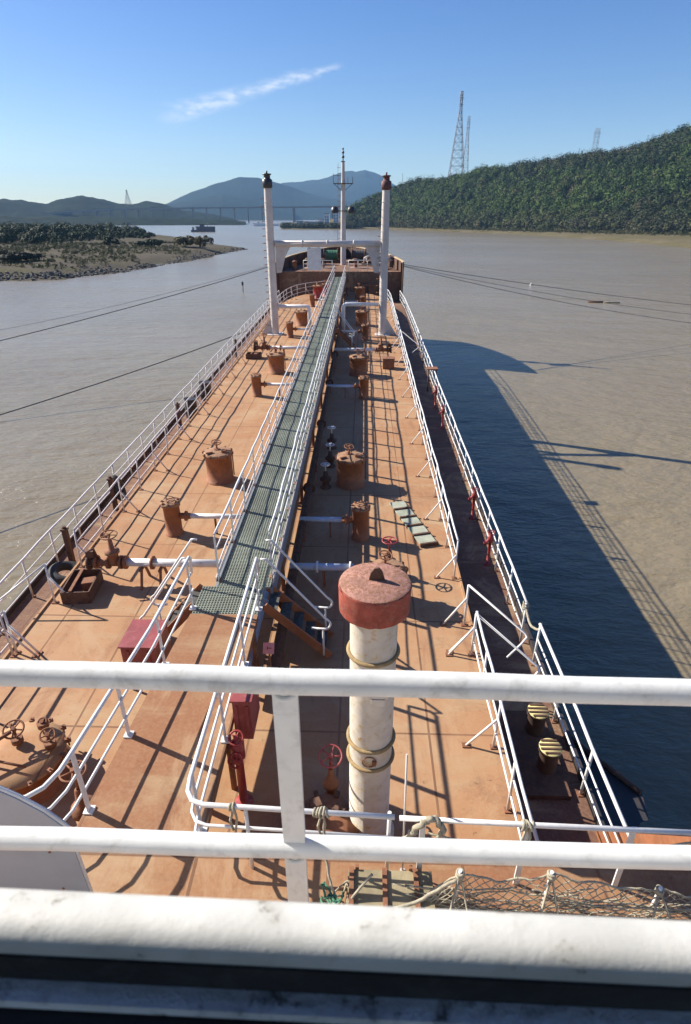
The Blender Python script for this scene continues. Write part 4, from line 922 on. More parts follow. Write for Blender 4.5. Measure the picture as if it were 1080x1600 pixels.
manifold('brown port manifold valve and pipe near the port kingpost', -3.4, 34.6, 1)
manifold('brown starboard manifold valve and pipe aft of the starboard kingpost', 3.45, 34.2, -1)
def tray(label, x, y, w, d, h, rz=0.0, mat='rust_dark', name='drip_tray'):
    t = thing(name, label, 'tray', (x, y, 0), 'drip trays'); M = Matrix.Rotation(rz, 3, 'Z'); b = MB(); c = Vector((x, y, 0))
    for dx, dy, sx, sy in ((-w / 2, 0, .03, d), (w / 2, 0, .03, d), (0, -d / 2, w - .03, .03), (0, d / 2, w - .03, .03)):
        b.box(c + M @ Vector((dx, dy, h / 2)), (sx, sy, h), rz=rz)
    b.build('side', mat, t)
    MB().box((x, y, .05), (w - .04, d - .04, .05), rz=rz).build('bottom', mat, t)
    b = MB(); b.box(c + M @ Vector((-.1, 0, h + .02)), (.07, d, .03), rz=rz); b.box(c + M @ Vector((.15, .05, h * .6)), (.3, .25, .2), rz=rz + .2); b.build('cover_strip', 'rust_brown', t)
tray('dark rusty drip tray under the port manifold near the poop', -4.15, 11.35, .62, .95, .32, 0.1)
tray('dark rusty drip tray under the port manifold by the kingpost', -3.95, 34.5, .8, .6, .28)
t = tag(MB().box((3.75, 32.4, .27), (.62, .5, .54)).box((3.75, 32.4, .555), (.68, .56, .03)).build('deck_box', 'rust_brown', None, (3.75, 32.4, 0)), 'small square brown box on the starboard deck near the manifold', 'box')
b = MB(); b.tube([(2.2, 11.72, .55), (.7, 11.72, .55)], .085, 12)
t = thing('branch_pipe', 'pale blue pipe from behind the vent cap to the catwalk', 'pipe', (1.4, 11.72, 0)); b.build('pipe', 'pipe_blue', t)
for x in (1.32, 2.1): MB().cyl((x, 11.72, .55), .14, .05, 14, axis='X').build('flange', 'pipe_white', t)
MB().box((1.5, 11.72, .23), (.06, .06, .46)).build('support', 'rust_brown', t)

# ------------------------------------------------------------------ tall vent pipe with mushroom cap
vx, vy = 2.52, 5.55
t = thing('vent_pipe', 'tall cream vent pipe with a rusty red mushroom cap standing on the deck', 'vent pipe', (vx, vy, 0))
b = MB(); b.lathe((vx, vy, 0), [(.36, 0), (.38, .03), (.285, .035), (.28, 1.9), (.28, 4.12)], 40); b.build('pipe', 'vent_white', t)
for z in (1.98, 1.64, 3.42):
    b = MB(); b.torus((vx, vy, z), .298, .026, 40, 8); b.build('ring', 'band_rust', t)
b = MB(); b.lathe((vx, vy, 0), [(.285, 4.02), (.400, 4.04), (.408, 4.06), (.412, 4.37)], 44); b.lathe((vx, vy, 0), [(.412, 4.37), (.405, 4.385)], 44); rgc = random.Random(2); b.v = [(p_[0] + rgc.uniform(-.004, .004), p_[1] + rgc.uniform(-.004, .004), p_[2] + rgc.uniform(-.006, .006)) for p_ in b.v]; b.build('cap_rim', 'vent_red', t)
b = MB(); b.lathe((vx, vy, 0), [(.403, 4.388), (.38, 4.402), (.2, 4.418), (.001, 4.422)], 44); b.build('cap_top', 'vent_top', t)
b = MB(); pr_ = [(-.09, 0), (.09, 0), (.06, .11), (.02, .16), (-.03, .15), (-.07, .09)]
b.add([(vx + .02 + px, vy - .012, 4.42 + pz_) for px, pz_ in pr_] + [(vx + .02 + px, vy + .012, 4.42 + pz_) for px, pz_ in pr_], [tuple(range(6)), tuple(reversed(range(6, 12)))] + [(i, 6 + i, 6 + (i + 1) % 6, (i + 1) % 6) for i in range(6)])
b.torus((vx + .02, vy, 4.48), .035, .014, 14, 6, (0, 1, 0)); b.build('lifting_lug', 'rust_dark', t)
b = MB(); b.box((vx + .06, vy - .31, 3.07), (.24, .14, .16)); b.box((vx + .06, vy - .34, 2.93), (.16, .10, .10)); b.build('bracket', 'vent_white', t)
b = MB(); b.torus((vx - .02, vy - .292, 1.80), .09, .008, 16, 6, (0, 1, 0)); b.box((vx + .04, vy - .295, 1.78), (.05, .02, .09)); b.build('clamp', 'rust_brown', t)

# kingposts, crossbar, foremast
def kingpost(label, x, y, top, s):
    t = thing('kingpost', label, 'mast', (x, y, 0), 'kingposts')
    b = MB(); b.lathe((x, y, 0), [(.255, 0), (.255, 5.2), (.245, 7.5), (.225, top - .85), (.22, top - .8)], 24); b.build('post', 'mast_white', t)
    for z in (2.2, 4.3, 6.4, 8.0):
        b = MB(); b.torus((x, y, z), .252 if z < 5 else .243, .018, 24, 6); b.build('weld_band', 'mast_white', t)
    b = MB(); b.lathe((x, y, 0), [(.225, top - .82), (.26, top - .8), (.31, top - .76), (.31, top - .36), (.27, top - .34), (.2, top - .30), (.2, top - .12), (.27, top - .1), (.27, top - .04), (.05, top - .02)], 20); b.tube([(x, y, top - .05), (x, y, top + .12)], .05, 8); b.build('vent_head', 'cap_maroon' if s > 0 else 'lamp_black', t)
    b = MB(); z = .6
    while z < top - 1: b.tube([(x - .29, y - .17, z), (x - .46, y - .17, z), (x - .46, y + .17, z), (x - .29, y + .17, z)], .014, 5); z += .42
    b.build('ladder_rungs', 'rust_brown', t)
    b = MB(); b.add([(x - s * .3, y - .03, 0), (x - s * -.95, y - .03, 0), (x - s * -.28, y - .03, 1.05), (x - s * .3, y + .03, 0), (x - s * -.95, y + .03, 0), (x - s * -.28, y + .03, 1.05)], [(0, 1, 2), (5, 4, 3), (1, 4, 5, 2), (0, 3, 4, 1), (2, 5, 3, 0)])
    b.box((x, y, .02), (1.0, 1.0, .04)); b.build('base_plate', 'mast_white', t)
    return t
KY = 41.4
kingpost('white kingpost mast with dark ventilator head on the port deck', -3.62, KY, 9.55, -1)
kp = kingpost('white kingpost mast with red ventilator head on the starboard deck', 3.65, KY, 9.45, 1)
t = thing('crossbar', 'white tubular crossbar joining the two kingposts', 'beam', (0, KY, 5.4))
b = MB(); b.tube([(-3.34, KY, 5.62), (3.38, KY, 5.62)], .19, 18); b.build('tube', 'mast_white', t)
for s, xa in ((1, -3.33), (-1, 3.36)):
    b = MB(); pl = [(0, .2), (1.15, .12), (1.0, -.12), (.62, -.75), (.35, -1.7), (0, -1.75)]
    vv = [(xa + s * px, KY + dy, 5.62 + pz_) for dy in (-.02, .02) for px, pz_ in pl]
    fs = [tuple(range(6)), tuple(reversed(range(6, 12)))] + [(i, i + 6, 6 + (i + 1) % 6, (i + 1) % 6) for i in range(6)]
    b.add(vv, fs if s > 0 else [tuple(reversed(f)) for f in fs]); b.build('gusset', 'mast_white', t)
for x in (-1.6, 0, 1.7): b = MB(); b.cyl((x - .04, KY, 5.62), .225, .08, 18, axis='X'); b.build('collar', 'mast_white', t)
t = thing('notice_board', 'plain white board hanging under the kingpost crossbar', 'board', (-.85, KY, 4.2))
MB().box((-.85, KY, 4.72), (.88, .04, 1.32)).build('panel', 'white_clean', t)
b = MB()
for x in (-1.15, -.55): b.tube([(x, KY, 5.36), (x, KY, 5.44)], .03, 6)
b.build('hanger', 'rust_brown', t)
for lab, pts in (('white arched pipe from the starboard kingpost down to the shaded deck', [(3.36, KY, 1.95), (1.3, KY, 1.95)] + arc((1.25, KY, 1.72), .23, 90, 180, 6) + [(1.02, KY, 0.1)]), ('white pipe from the port kingpost bending down beside the catwalk', [(-3.33, KY, 1.8), (-1.5, KY, 1.8)] + arc((-1.45, KY, 1.6), .2, 90, 0, 6) + [(-1.25, KY, 0.1)])):
    t = thing('vent_branch', lab, 'pipe', (pts[-1][0], KY, 0), 'kingpost branch pipes'); b = MB(); b.tube(pts, .125, 14); b.build('pipe', 'pipe_white', t)
    b = MB(); b.cyl((pts[-1][0], KY, 0), .24, .1, 18); b.build('flange', 'rust_brown', t)
fx, fy = 0.12, 69.5
t = thing('foremast', 'slim white foremast with a small platform on the forecastle', 'mast', (fx, fy, FZ))
b = MB(); b.lathe((fx, fy, 0), [(.30, FZ), (.28, FZ + 2), (.25, 6.5), (.20, 9.4), (.15, 11.4)], 20); b.build('pole', 'mast_white', t)
b = MB(); b.tube([(fx, fy, 11.4), (fx, fy, 12.5)], .05, 8); b.box((fx, fy, 11.45), (.4, .4, .06)); b.cyl((fx, fy, 11.75), .13, .2, 12); b.cyl((fx, fy, 12.15), .12, .18, 12); b.cyl((fx, fy, 12.5), .09, .12, 12); b.build('mast_lights', 'lamp_black', t)
b = MB(); b.box((fx, fy, 9.5), (2.0, .9, .07)); b.bar((fx - .9, fy, 9.45), (fx - .2, fy, 8.9), .05, .05); b.bar((fx + .9, fy, 9.45), (fx + .2, fy, 8.9), .05, .05)
for dx in (-.98, -.5, .5, .98): b.tube([(fx + dx, fy - .42, 9.5), (fx + dx, fy - .42, 10.4 if dx < 0 else 10.1)], .025, 5)
b.tube([(fx - .98, fy - .42, 10.2), (fx - .2, fy - .42, 10.2)], .02, 5); b.build('platform', 'rust_dark', t)
b = MB(); z = 2.4
while z < 11.2: b.tube([(fx - .25, fy - .32, z), (fx - .6, fy - .3, z)], .018, 5); z += .5
b.tube([(fx - .6, fy - .3, 2.2), (fx - .5, fy - .3, 11.3)], .018, 5); b.build('ladder', 'rust_brown', t)
for s in (-1, 1):
    b = MB(); b.bar((fx, fy - .3, 7.0), (fx + s * .8, fy - .4, 7.0), .07, .07); b.lathe((fx + s * .85, fy - .45, 6.6), [(.05, .85), (.3, .8), (.42, .45), (.42, .3), (.35, .25), (.001, .2)], 16); b.build('floodlight', 'lamp_black', t)

# forecastle machinery
def winch(label, x, y, ropemat, L=1.5):
    t = thing('mooring_winch', label, 'winch', (x, y, FZ), 'mooring winches')
    b = MB(); b.cyl((x - L / 2, y, FZ + .75), .30, L, 18, axis='X'); b.build('drum', 'rust_dark', t)
    for dx in (-L / 2, L / 2): b = MB(); b.cyl((x + dx - .05, y, FZ + .75), .68, .1, 20, axis='X'); b.build('drum_flange', 'rust_dark', t)
    b = MB()
    for k in range(int(L / .09)): b.torus((x - L / 2 + .08 + k * .09, y, FZ + .75), .46 + .03 * (k % 2), .05, 18, 6, (1, 0, 0))
    b.build('rope_coil', ropemat, t)
    b = MB(); b.box((x, y, FZ + .1), (L + .6, 1.3, .2)); b.box((x + L / 2 + .35, y, FZ + .55), (.4, .8, 1.0)); b.build('base', 'rust_dark', t)
winch('mooring winch wound with green rope port of the foremast', -1.35, 72.2, 'rope_green')
winch('mooring winch wound with grey rope starboard of the foremast', 1.75, 72.2, 'rope_dark')
rg = random.Random(5)
t = thing('hose_bundle', 'tangle of pale hoses and pipes on the starboard forecastle', 'hoses', (3.3, 67.5, FZ))
for k in range(6):
    b = MB(); p0 = Vector((2.2 + rg.random() * 1.2, 65 + rg.random() * 3, FZ + .2 + rg.random() * .5)); pts = [p0]
    for j in range(7): p0 = p0 + Vector((rg.uniform(-.1, .55), rg.uniform(-.5, .8), rg.uniform(-.35, .45))); p0.z = max(FZ + .08, min(FZ + 1.3, p0.z)); pts.append(p0)
    b.tube(pts, .06 + .03 * rg.random(), 6); b.build('hose', ['pipe_white', 'mast_white', 'rust_brown'][k % 3], t)
for i, (x, y, lab) in enumerate(((4.6, 64.6, 'rusty bollard pair inside the starboard bow bulwark'), (-4.6, 64.6, 'rusty bollard pair inside the port bow bulwark'))):
    t = thing('bollard_pair', lab, 'bollards', (x, y, FZ), 'bow bollards')
    MB().box((x, y, FZ + .05), (.5, 1.4, .1)).build('base', 'rust_dark', t)
    for dy in (-.4, .4): b = MB(); b.lathe((x, y + dy, FZ), [(.17, .1), (.17, .7), (.22, .72), (.22, .8), (.001, .82)], 16); b.build('post', 'rust_brown', t)
winch('rusty anchor windlass close behind the foremast on the port bow', -2.9, 69.6, 'rope_dark', 1.2)
winch('rusty anchor windlass close behind the foremast on the starboard bow', 3.0, 69.8, 'rope_beige', 1.2)
for x, y, lab in ((-1.9, 66.2, 'dark mushroom ventilator on the port forecastle'), (1.5, 66.0, 'dark mushroom ventilator on the starboard forecastle'), (-3.4, 66.8, 'dark mushroom ventilator by the port bow bulwark')):
    t = thing('mushroom_ventilator', lab, 'ventilator', (x, y, FZ), 'bow ventilators')
    MB().lathe((x, y, FZ), [(.24, 0), (.2, .05), (.2, .75)], 16).build('stem', 'rust_brown', t); MB().lathe((x, y, FZ), [(.22, .62), (.38, .66), (.4, .78), (.3, .9), (.001, .95)], 18).build('hood', 'rust_dark', t)
t = thing('control_cabinet', 'brown locker against the forecastle bulkhead on the starboard side', 'locker', (2.9, 62.2, SZ))
MB().box((2.9, 62.35, -.1), (1.4, .5, 1.6)).build('body', 'rust_brown', t); MB().box((2.55, 62.08, -.1), (.6, .03, 1.3)).build('door', 'bulwark_brown', t)

# ------------------------------------------------------------------ boxes, hydrant, sign, plank
def locker(label, x, y, z, w, d, h, mat, stand=0.0, group=None):
    t = thing('fire_box', label, 'box', (x, y, z), group)
    b = MB(); b.box((x, y, z + stand + h / 2), (w, d, h)); b.build('body', mat, t)
    b = MB(); b.box((x, y, z + stand + h + .015), (w + .06, d + .05, .03)); b.build('lid', mat, t)
    b = MB(); b.box((x - w * .3, y - d / 2 - .012, z + stand + h * .5), (.04, .02, h * .8)); b.box((x + w * .3, y - d / 2 - .012, z + stand + h * .5), (.04, .02, h * .8)); b.build('strap', mat, t)
    if stand:
        b = MB()
        for sx in (-1, 1):
            for sy in (-1, 1): b.box((x + sx * w * .42, y + sy * d * .4, z + stand / 2), (.04, .04, stand))
        b.build('leg', 'rust_brown', t)
locker('dark red fire box standing on the port deck beside the platform rail', -1.62, 8.55, 0, .62, .75, .66, 'box_red', 0.42, 'red fire boxes')
locker('dark red fire box hung outside the starboard platform rail', 0.66, 6.55, 1.05, .26, .62, .75, 'box_red', 0, 'red fire boxes')
t = thing('deck_sign', 'small pink square plate on a post beside the starboard stair', 'sign', (0.72, 8.35, 0))
MB().box((0.72, 8.3, 1.02), (.2, .03, .2), rx=-.7).build('plate', 'sign_pink', t); MB().tube([(0.72, 8.34, 0), (0.72, 8.34, .98)], .02, 6).build('post', 'rust_brown', t)
MB().box((0.74, 8.288, 1.035), (.07, .012, .016), rx=-.7).box((0.70, 8.288, 1.035), (.015, .012, .06), rx=-.7).build('mark', 'box_red', t)
t = thing('fire_hydrant', 'red fire hydrant with two hand wheels below the hung red box', 'hydrant', (0.62, 5.95, 0))
MB().lathe((0.62, 5.95, 0), [(.14, 0), (.14, .03), (.065, .04), (.06, 1.0), (.1, 1.02), (.1, 1.3), (.04, 1.32), (.03, 1.4)], 16).build('pipe', 'hydrant_red', t)
b = MB(); b.wheel((0.62, 5.93, 1.42), .1, (0, -.5, .9)); b.build('hand_wheel', 'hydrant_red', t)
b = MB(); b.tube([(0.62, 5.95, 1.15), (0.62, 5.78, 1.15)], .06, 10); b.wheel((0.62, 5.76, 1.15), .1, (0, -1, .5)); b.build('outlet_wheel', 'hydrant_red', t)
t = thing('rung_plank', 'pale green plank with dark cross battens lying on the starboard deck', 'plank', (3.8, 14.8, 0))
p0, p1 = Vector((3.42, 16.15, .03)), Vector((4.18, 13.65, .03)); d_ = (p1 - p0).normalized(); s_ = Vector((-d_.y, d_.x, 0)) * .235
for i in range(5):
    a, c = p0.lerp(p1, i / 5 + .012), p0.lerp(p1, (i + 1) / 5 - .02); zz = Vector((0, 0, .035)); b = MB(); b.add([a - s_, c - s_, c + s_, a + s_, a - s_ + zz, c - s_ + zz, c + s_ + zz, a + s_ + zz], [(0, 1, 2, 3), (7, 6, 5, 4), (4, 5, 1, 0), (5, 6, 2, 1), (6, 7, 3, 2), (7, 4, 0, 3)]); b.build('board', 'plank_green', t)
for i in range(1, 6):
    a = p0.lerp(p1, i / 5 - .004); b = MB(); b.bar(a - s_ * 1.08 + Vector((0, 0, .03)), a + s_ * 1.08 + Vector((0, 0, .03)), .06, .09); b.build('batten', 'rust_dark', t)

# side deck fittings
def side_hydrant(label, y, x=5.92, z=SZ):
    t = thing('fire_hydrant', label, 'hydrant', (x, y, z), 'red hydrants along the starboard rail')
    MB().lathe((x, y, z), [(.10, 0), (.10, .03), (.045, .04), (.045, .74), (.075, .76), (.075, .93), (.035, .96), (.025, 1.02)], 14).build('pipe', 'hydrant_red', t)
    b = MB(); b.tube([(x, y, z + .84), (x - .13, y - .07, z + .77)], .04, 10); b.cyl((x - .15, y - .08, z + .71), .055, .09, 12); b.build('outlet', 'hydrant_red', t)
    b = MB(); b.wheel((x, y, z + 1.03), .09, (-.2, -.3, 1), r=.012); b.build('hand_wheel', 'hydrant_red', t)
for y, lab in ((14.2, 'red hydrant on the starboard rail abreast of the green plank'), (16.9, 'red hydrant on the starboard rail abreast of the shaded orange hatch'), (25.3, 'red hydrant by the starboard rail abreast of the middle pot'), (28.3, 'red hydrant next to the small square platform on the starboard rail')):
    side_hydrant(lab, y)
t = thing('pilot_platform', 'small square platform on top of the starboard rail beside a hydrant', 'platform', (6.0, 31.2, SZ))
MB().box((6.0, 31.2, .3), (.55, .5, .06)).build('top', 'rust_brown', t)
b = MB()
for dx in (-.2, .2): b.tube([(6.0 + dx, 31.1, SZ), (6.0 + dx, 31.1, .27)], .03, 6)
b.build('leg', 'rust_dark', t)
t = thing('bollard_pair', 'pair of mooring bollards with striped yellow tops on the shaded side deck', 'bollards', (5.72, 7.7, SZ))
MB().box((5.62, 7.75, SZ + .05), (.75, 1.9, .1)).build('base', 'rust_dark', t)
for y in (8.22, 7.38):
    b = MB(); b.lathe((5.72, y, SZ), [(.165, .1), (.165, .5), (.20, .53), (.20, .6)], 22); c = b.build('post', 'bulwark_brown', t)
    b = MB(); b.lathe((5.72, y, SZ), [(.201, .602), (.19, .62), (.001, .622)], 22); c = b.build('cap', 'bollard_cap', t)
    b = MB()
    for k in range(4): yy = -.14 + k * .09; w = 2 * math.sqrt(max(0, .19 ** 2 - yy * yy)); b.box((5.72, y + yy, SZ + .63), (w, .035, .02))
    d = b.build('stripe', 'rust_dark', t)
t = thing('ladder_platform', 'dark steel landing platform outside the hull below the starboard bollards', 'platform', (6.4, 7.6, -1.6))
b = MB(); b.add([(6.36, 9.0, -1.5), (6.36, 6.5, -1.5), (7.5, 6.9, -1.5), (7.6, 7.5, -1.5)], [(0, 1, 2, 3)]); b.prism([(6.36, 6.5), (7.3, 6.8), (7.55, 7.4), (6.36, 9.0)], -1.56, -1.504); b.build('top', 'hull_black', t)
b = MB(); b.tube([(6.37, 9.0, -1.45), (7.55, 7.4, -1.45)], .05, 8); b.tube([(6.36, 7.0, -2.6), (7.2, 7.0, -1.6)], .05, 8); b.build('strut', 'rust_dark', t)
def tyre(label, x, y, z, R=.36, axis=(0, 0, 1)):
    tag(MB().torus((x, y, z), R, .13, 26, 10, axis).build('tyre', 'black_rubber', None, (x, y, z - .13)), label, 'tyre', 'tyres at the rail')
tyre('black tyre lying on the port side deck behind the rail near the drip tray', -5.25, 12.7, SZ + .5, .33, (.3, 0, 1))
tyre('dark tyre leaning inside the port rail further forward', -5.7, 17.6, SZ + .6, .33, (1, .3, .3))
for y, lab in ((13.9, 'dark square post at the port rail nearest the drip tray'), (17.2, 'dark square post at the port rail beside a leaning tyre'), (25.0, 'dark square post at the port rail aft of the black drums'), (38.2, 'dark square post at the port rail near the port kingpost')):
    tag(MB().box((-5.72, y, SZ + .55), (.13, .13, 1.1)).box((-5.72, y, SZ + 1.12), (.17, .17, .05)).cyl((-5.72, y, SZ + 1.145), .05, .07, 10).build('roller_post', 'rust_dark', None, (-5.72, y, SZ)), lab, 'post', 'dark posts at the port rail')
for y, lab in ((26.6, 'black drum behind the port rail, nearer the poop of the two'), (29.4, 'black drum behind the port rail, further forward of the two')):
    t = thing('oil_drum', lab, 'drum', (-5.6, y, SZ), 'black drums at the port rail')
    b = MB(); b.lathe((-5.6, y, SZ), [(.001, 0), (.29, 0), (.30, .02), (.29, .04), (.29, .3), (.305, .31), (.29, .33), (.29, .6), (.305, .61), (.29, .63), (.29, .88), (.30, .9)], 22); b.build('body', 'black_drum', t)
    b = MB(); b.lathe((-5.6, y, SZ), [(.27, .885), (.001, .885)], 22); b.build('lid', 'black_drum', t)

# ------------------------------------------------------------------ screen, ropes, netting and clutter by the poop
t = thing('steel_screen', 'smooth grey-white steel screen with rounded top at the poop rail', 'screen', (-1.6, 3.5, PZ))
pl = [(-3.4, PZ + .02), (-0.36, PZ + .02), (-0.38, 2.93), (-.42, 3.0), (-.55, 3.18), (-.75, 3.37), (-1.0, 3.55), (-1.4, 3.78), (-1.9, 3.96), (-2.5, 4.05), (-3.4, 4.05)]
n_ = len(pl); b = MB(); b.add([(x, 3.48, z) for x, z in pl] + [(x, 3.54, z) for x, z in pl], [tuple(range(n_)), tuple(reversed(range(n_, 2 * n_)))] + [(i, i + n_, n_ + (i + 1) % n_, (i + 1) % n_) for i in range(n_)]); b.build('plate', 'screen_grey', t)
MB().tube([(x, 3.51, z + .004) for x, z in pl[1:]], .018, 8).build('edge_bead', 'white_rail', t)
for x, z in ((-.62, 2.0), (-.62, 2.6), (-1.5, 2.0), (-1.5, 2.6)): MB().cyl((x, 3.472, z), .014, .01, 10, axis='Y').build('bolt', 'rust_brown', t)
b = MB()
for x in (-.9, -1.9, -2.9): b.box((x, 3.60, 2.2), (.05, .12, 1.6))
b.build('stiffener', 'white_clean', t)
def rope(label, pts, r, mat, name='rope', sub=8, group=None, wig=0.03, frame=MB):
    rg = random.Random(len(pts) * 31 + int(abs(pts[0][0]) * 100)); P_ = [Vector(p_) for p_ in pts]; out = []
    for i in range(len(P_) - 1):
        p0, p1, p2, p3 = P_[max(i - 1, 0)], P_[i], P_[i + 1], P_[min(i + 2, len(P_) - 1)]
        for k in range(sub):
            u = k / sub; out.append(0.5 * ((2 * p1) + (p2 - p0) * u + (2 * p0 - 5 * p1 + 4 * p2 - p3) * u * u + (3 * p1 - p0 - 3 * p2 + p3) * u ** 3) + Vector((rg.uniform(-wig, wig), rg.uniform(-wig, wig), rg.uniform(-wig, wig))))
    out.append(P_[-1])
    return tag(frame().tube(out, r, 6).build(name, mat, None, pts[0]), label, 'rope', group)
def knot(label, c, axis, R, n, mat):
    b = MB(); rg = random.Random(int(c[0] * 100))
    for k in range(n): b.torus(Vector(c) + Vector(axis) * (k - n / 2) * .032, R + rg.uniform(-.006, .01), .015, 14, 6, Vector(axis) + Vector((rg.uniform(-.4, .4), rg.uniform(-.4, .4), rg.uniform(-.3, .3))))
    b.tube([Vector(c), Vector(c) + Vector((.03, -.03, -.15)), Vector(c) + Vector((.0, -.05, -.38))], .014, 6); b.tube([Vector(c), Vector(c) + Vector((-.05, -.02, -.2)), Vector(c) + Vector((-.02, -.04, -.33))], .014, 6)
    tag(b.build('rope_knot', mat, None, c), label, 'rope', 'rope lashings on the rails')
knot('beige rope lashing on the poop front rail beside the vent pipe', (1.98, 4.12, PZ + 1.04), (1, 0, 0), .042, 5, 'rope_beige')
knot('small twist of twine on the poop front rail near the platform corner', (1.02, 4.15, PZ + 1.05), (1, 0, 0), .036, 2, 'rope_beige')
knot('beige rope lashing on the poop front rail in front of the bollards', (4.15, 4.03, PZ + 1.04), (1, 0, 0), .042, 4, 'rope_beige')
knot('rope bunch at the outboard end of the poop front rail', (5.95, 3.99, PZ + 1.03), (1, 0, 0), .06, 4, 'rope_beige')
knot('rope lashing at the end of the starboard outer rail by the gap', (OR, 10.95, SZ + 1.0), (0, 0, 1), .06, 6, 'rope_beige')
rope('beige rope bridging the gap in the starboard outer rail', [(OR, 10.95, SZ + 1.0), (OR + .04, 10.55, SZ + .78), (OR + .1, 10.15, SZ + .95)], .03, 'rope_beige', wig=.004)
rope('sagging line strung under the poop front rail before the side deck', [(3.1, 3.98, PZ + .95), (4.1, 3.9, PZ + .78), (5.2, 3.9, PZ + .86), (5.95, 3.95, PZ + 1.0)], .014, 'rope_beige', wig=.006)
rope('dark twisted rope heaped on the poop front rail beside the pole', [(2.75, 4.05, PZ + .5), (2.9, 4.0, PZ + .85), (3.02, 3.98, PZ + 1.08), (3.15, 4.0, PZ + 1.14), (3.25, 3.96, PZ + .98), (3.1, 3.94, PZ + .8), (2.95, 3.9, PZ + .6)], .034, 'rope_beige', wig=.02)
tag(MB().tube([(2.88, 4.14, PZ + .02), (2.86, 4.3, PZ + 1.75)], .011, 8).cyl((2.88, 4.14, PZ), .03, .03, 10).build('thin_pole', 'mast_white', None, (2.88, 4.14, PZ)), 'thin pale pole standing at the poop rail beside the vent pipe', 'pole')
# safety net draped along the poop
t = thing('rope_net', 'beige rope safety net slung in peaks along the starboard poop deck', 'net', (4.2, 3.5, PZ))
def net_top(x):
    return float(np.interp(x, [2.75, 3.1, 3.42, 3.65, 3.9, 4.15, 4.35, 4.7, 5.1, 5.5, 5.8, 6.05], [.08, .30, .66, .58, .545, .58, .68, .57, .47, .46, .38, .33]))
NX, NY = 58, 14; rg = random.Random(3)
def npnt(i, j):
    x = 2.75 + 3.3 * i / NX; k = j / NY
    return Vector((x + rg.uniform(-.012, .012) + .03 * math.sin(j * .5 + i * .2), 3.73 - .10 * k - .05 * math.sin(k * 3.1) + .012 * math.sin(i * .9), PZ + max(.03, net_top(x) * (1 - k) + .02 + rg.uniform(-.012, .02))))
gp_ = [[npnt(i, j) for j in range(NY + 1)] for i in range(NX + 1)]
b = MB()
for i in range(NX):
    for j in range(NY):
        if (i + j) % 2 == 0: b.tube([gp_[i][j], gp_[i + 1][j + 1]], .0052, 4, False)
        else: b.tube([gp_[i + 1][j], gp_[i][j + 1]], .0052, 4, False)
for i in range(NX + 1):
    for j in range(NY + 1):
        if rg.random() < .12: b.lathe(gp_[i][j] - Vector((0, 0, .016)), [(.001, 0), (.012, .008), (.012, .024), (.001, .032)], 6)
b.build('mesh_twine', 'rope_beige', t)
b = MB(); b.tube([gp_[i][0] for i in range(NX + 1)], .011, 7); b.build('head_rope', 'rope_beige', t)
for k in range(26):
    x0 = 2.5 + rg.random() * 2.2; L_ = .5 + rg.random() * 1.1; pts = []; y0 = 3.76 - rg.random() * .12; z0 = PZ + .08 + rg.random() * .4; dy = rg.uniform(-.06, .05)
    for j in range(11):
        u = j / 10; pts.append((x0 + L_ * u, y0 + dy * u + rg.uniform(-.01, .01), max(PZ + .02, z0 - (.10 + .1 * rg.random()) * 4 * u * (1 - u) * .5 + rg.uniform(-.012, .012))))
    MB().tube(pts, .006 + .004 * rg.random(), 5).build('slack_line', 'rope_beige', t)
for x in (3.42, 4.35, 5.5):
    b = MB(); z1 = PZ + net_top(x) + .08; b.tube([(x, 3.74, PZ), (x, 3.72, z1)], .02, 8); b.build('post', 'white_rail', t)
    b = MB()
    for k in range(3): b.torus((x, 3.72, z1 - .03 - k * .03), .035, .013, 12, 6, (rg.uniform(-.3, .3), rg.uniform(-.3, .3), 1))
    b.tube([(x, 3.72, z1 - .04), (x - .12, 3.5, PZ + .2), (x - .22, 3.2, PZ + .04)], .012, 6); b.tube([(x, 3.72, z1 - .04), (x + .1, 3.55, PZ + .25), (x + .05, 3.2, PZ + .05)], .012, 6); b.build('lashing', 'rope_beige', t)
rope('beige rope running slantwise from the first net post over the wooden crate', [(3.4, 3.7, PZ + .62), (2.9, 3.55, PZ + .42), (2.4, 3.42, PZ + .36), (2.05, 3.2, PZ + .3)], .02, 'rope_beige', wig=.006)
t = thing('wooden_crate', 'weathered flat wooden crate on the poop deck under the slanting rope', 'crate', (2.75, 3.62, PZ))
MB().box((2.72, 3.62, PZ + .14), (.92, .72, .28)).build('box', 'wood_board', t)
for x in (2.30, 2.66, 3.0): MB().box((x, 3.62, PZ + .30), (.05, .74, .035)).build('batten', 'rust_brown', t)
for x in (2.36, 2.95): MB().box((x, 4.0, PZ + .16), (.04, .04, .32)).build('leg', 'rust_brown', t)
rg = random.Random(9)
def heap(label, c, n, R, r, mat, name='rope_heap'):
    b = MB()
    for k in range(n):
        p_ = Vector(c) + Vector((rg.uniform(-R, R), rg.uniform(-R, R) * .7, rg.uniform(0, R * .6))); pts = [p_]; d = Vector((rg.uniform(-1, 1), rg.uniform(-1, 1), rg.uniform(-.3, .5))).normalized()
        for j in range(8):
            d = (d + Vector((rg.uniform(-.8, .8), rg.uniform(-.8, .8), rg.uniform(-.6, .5)))).normalized(); p_ = p_ + d * R * .35; q_ = p_ - Vector(c)
            if q_.length > R * 1.3: p_ = Vector(c) + q_ * (R * 1.2 / q_.length)
            p_.z = max(c[2] + .02, p_.z); pts.append(p_.copy())
        b.tube(pts, r, 5)
    return tag(b.build(name, mat, None, c), label, 'rope', 'rope heaps by the rail post')
heap('tangle of green rope on the poop deck behind the railing post', (2.08, 3.72, PZ + .25), 9, .11, .013, 'rope_green')
heap('frayed heap of beige rope below the green tangle', (2.05, 3.55, PZ + .02), 26, .16, .009, 'rope_beige')
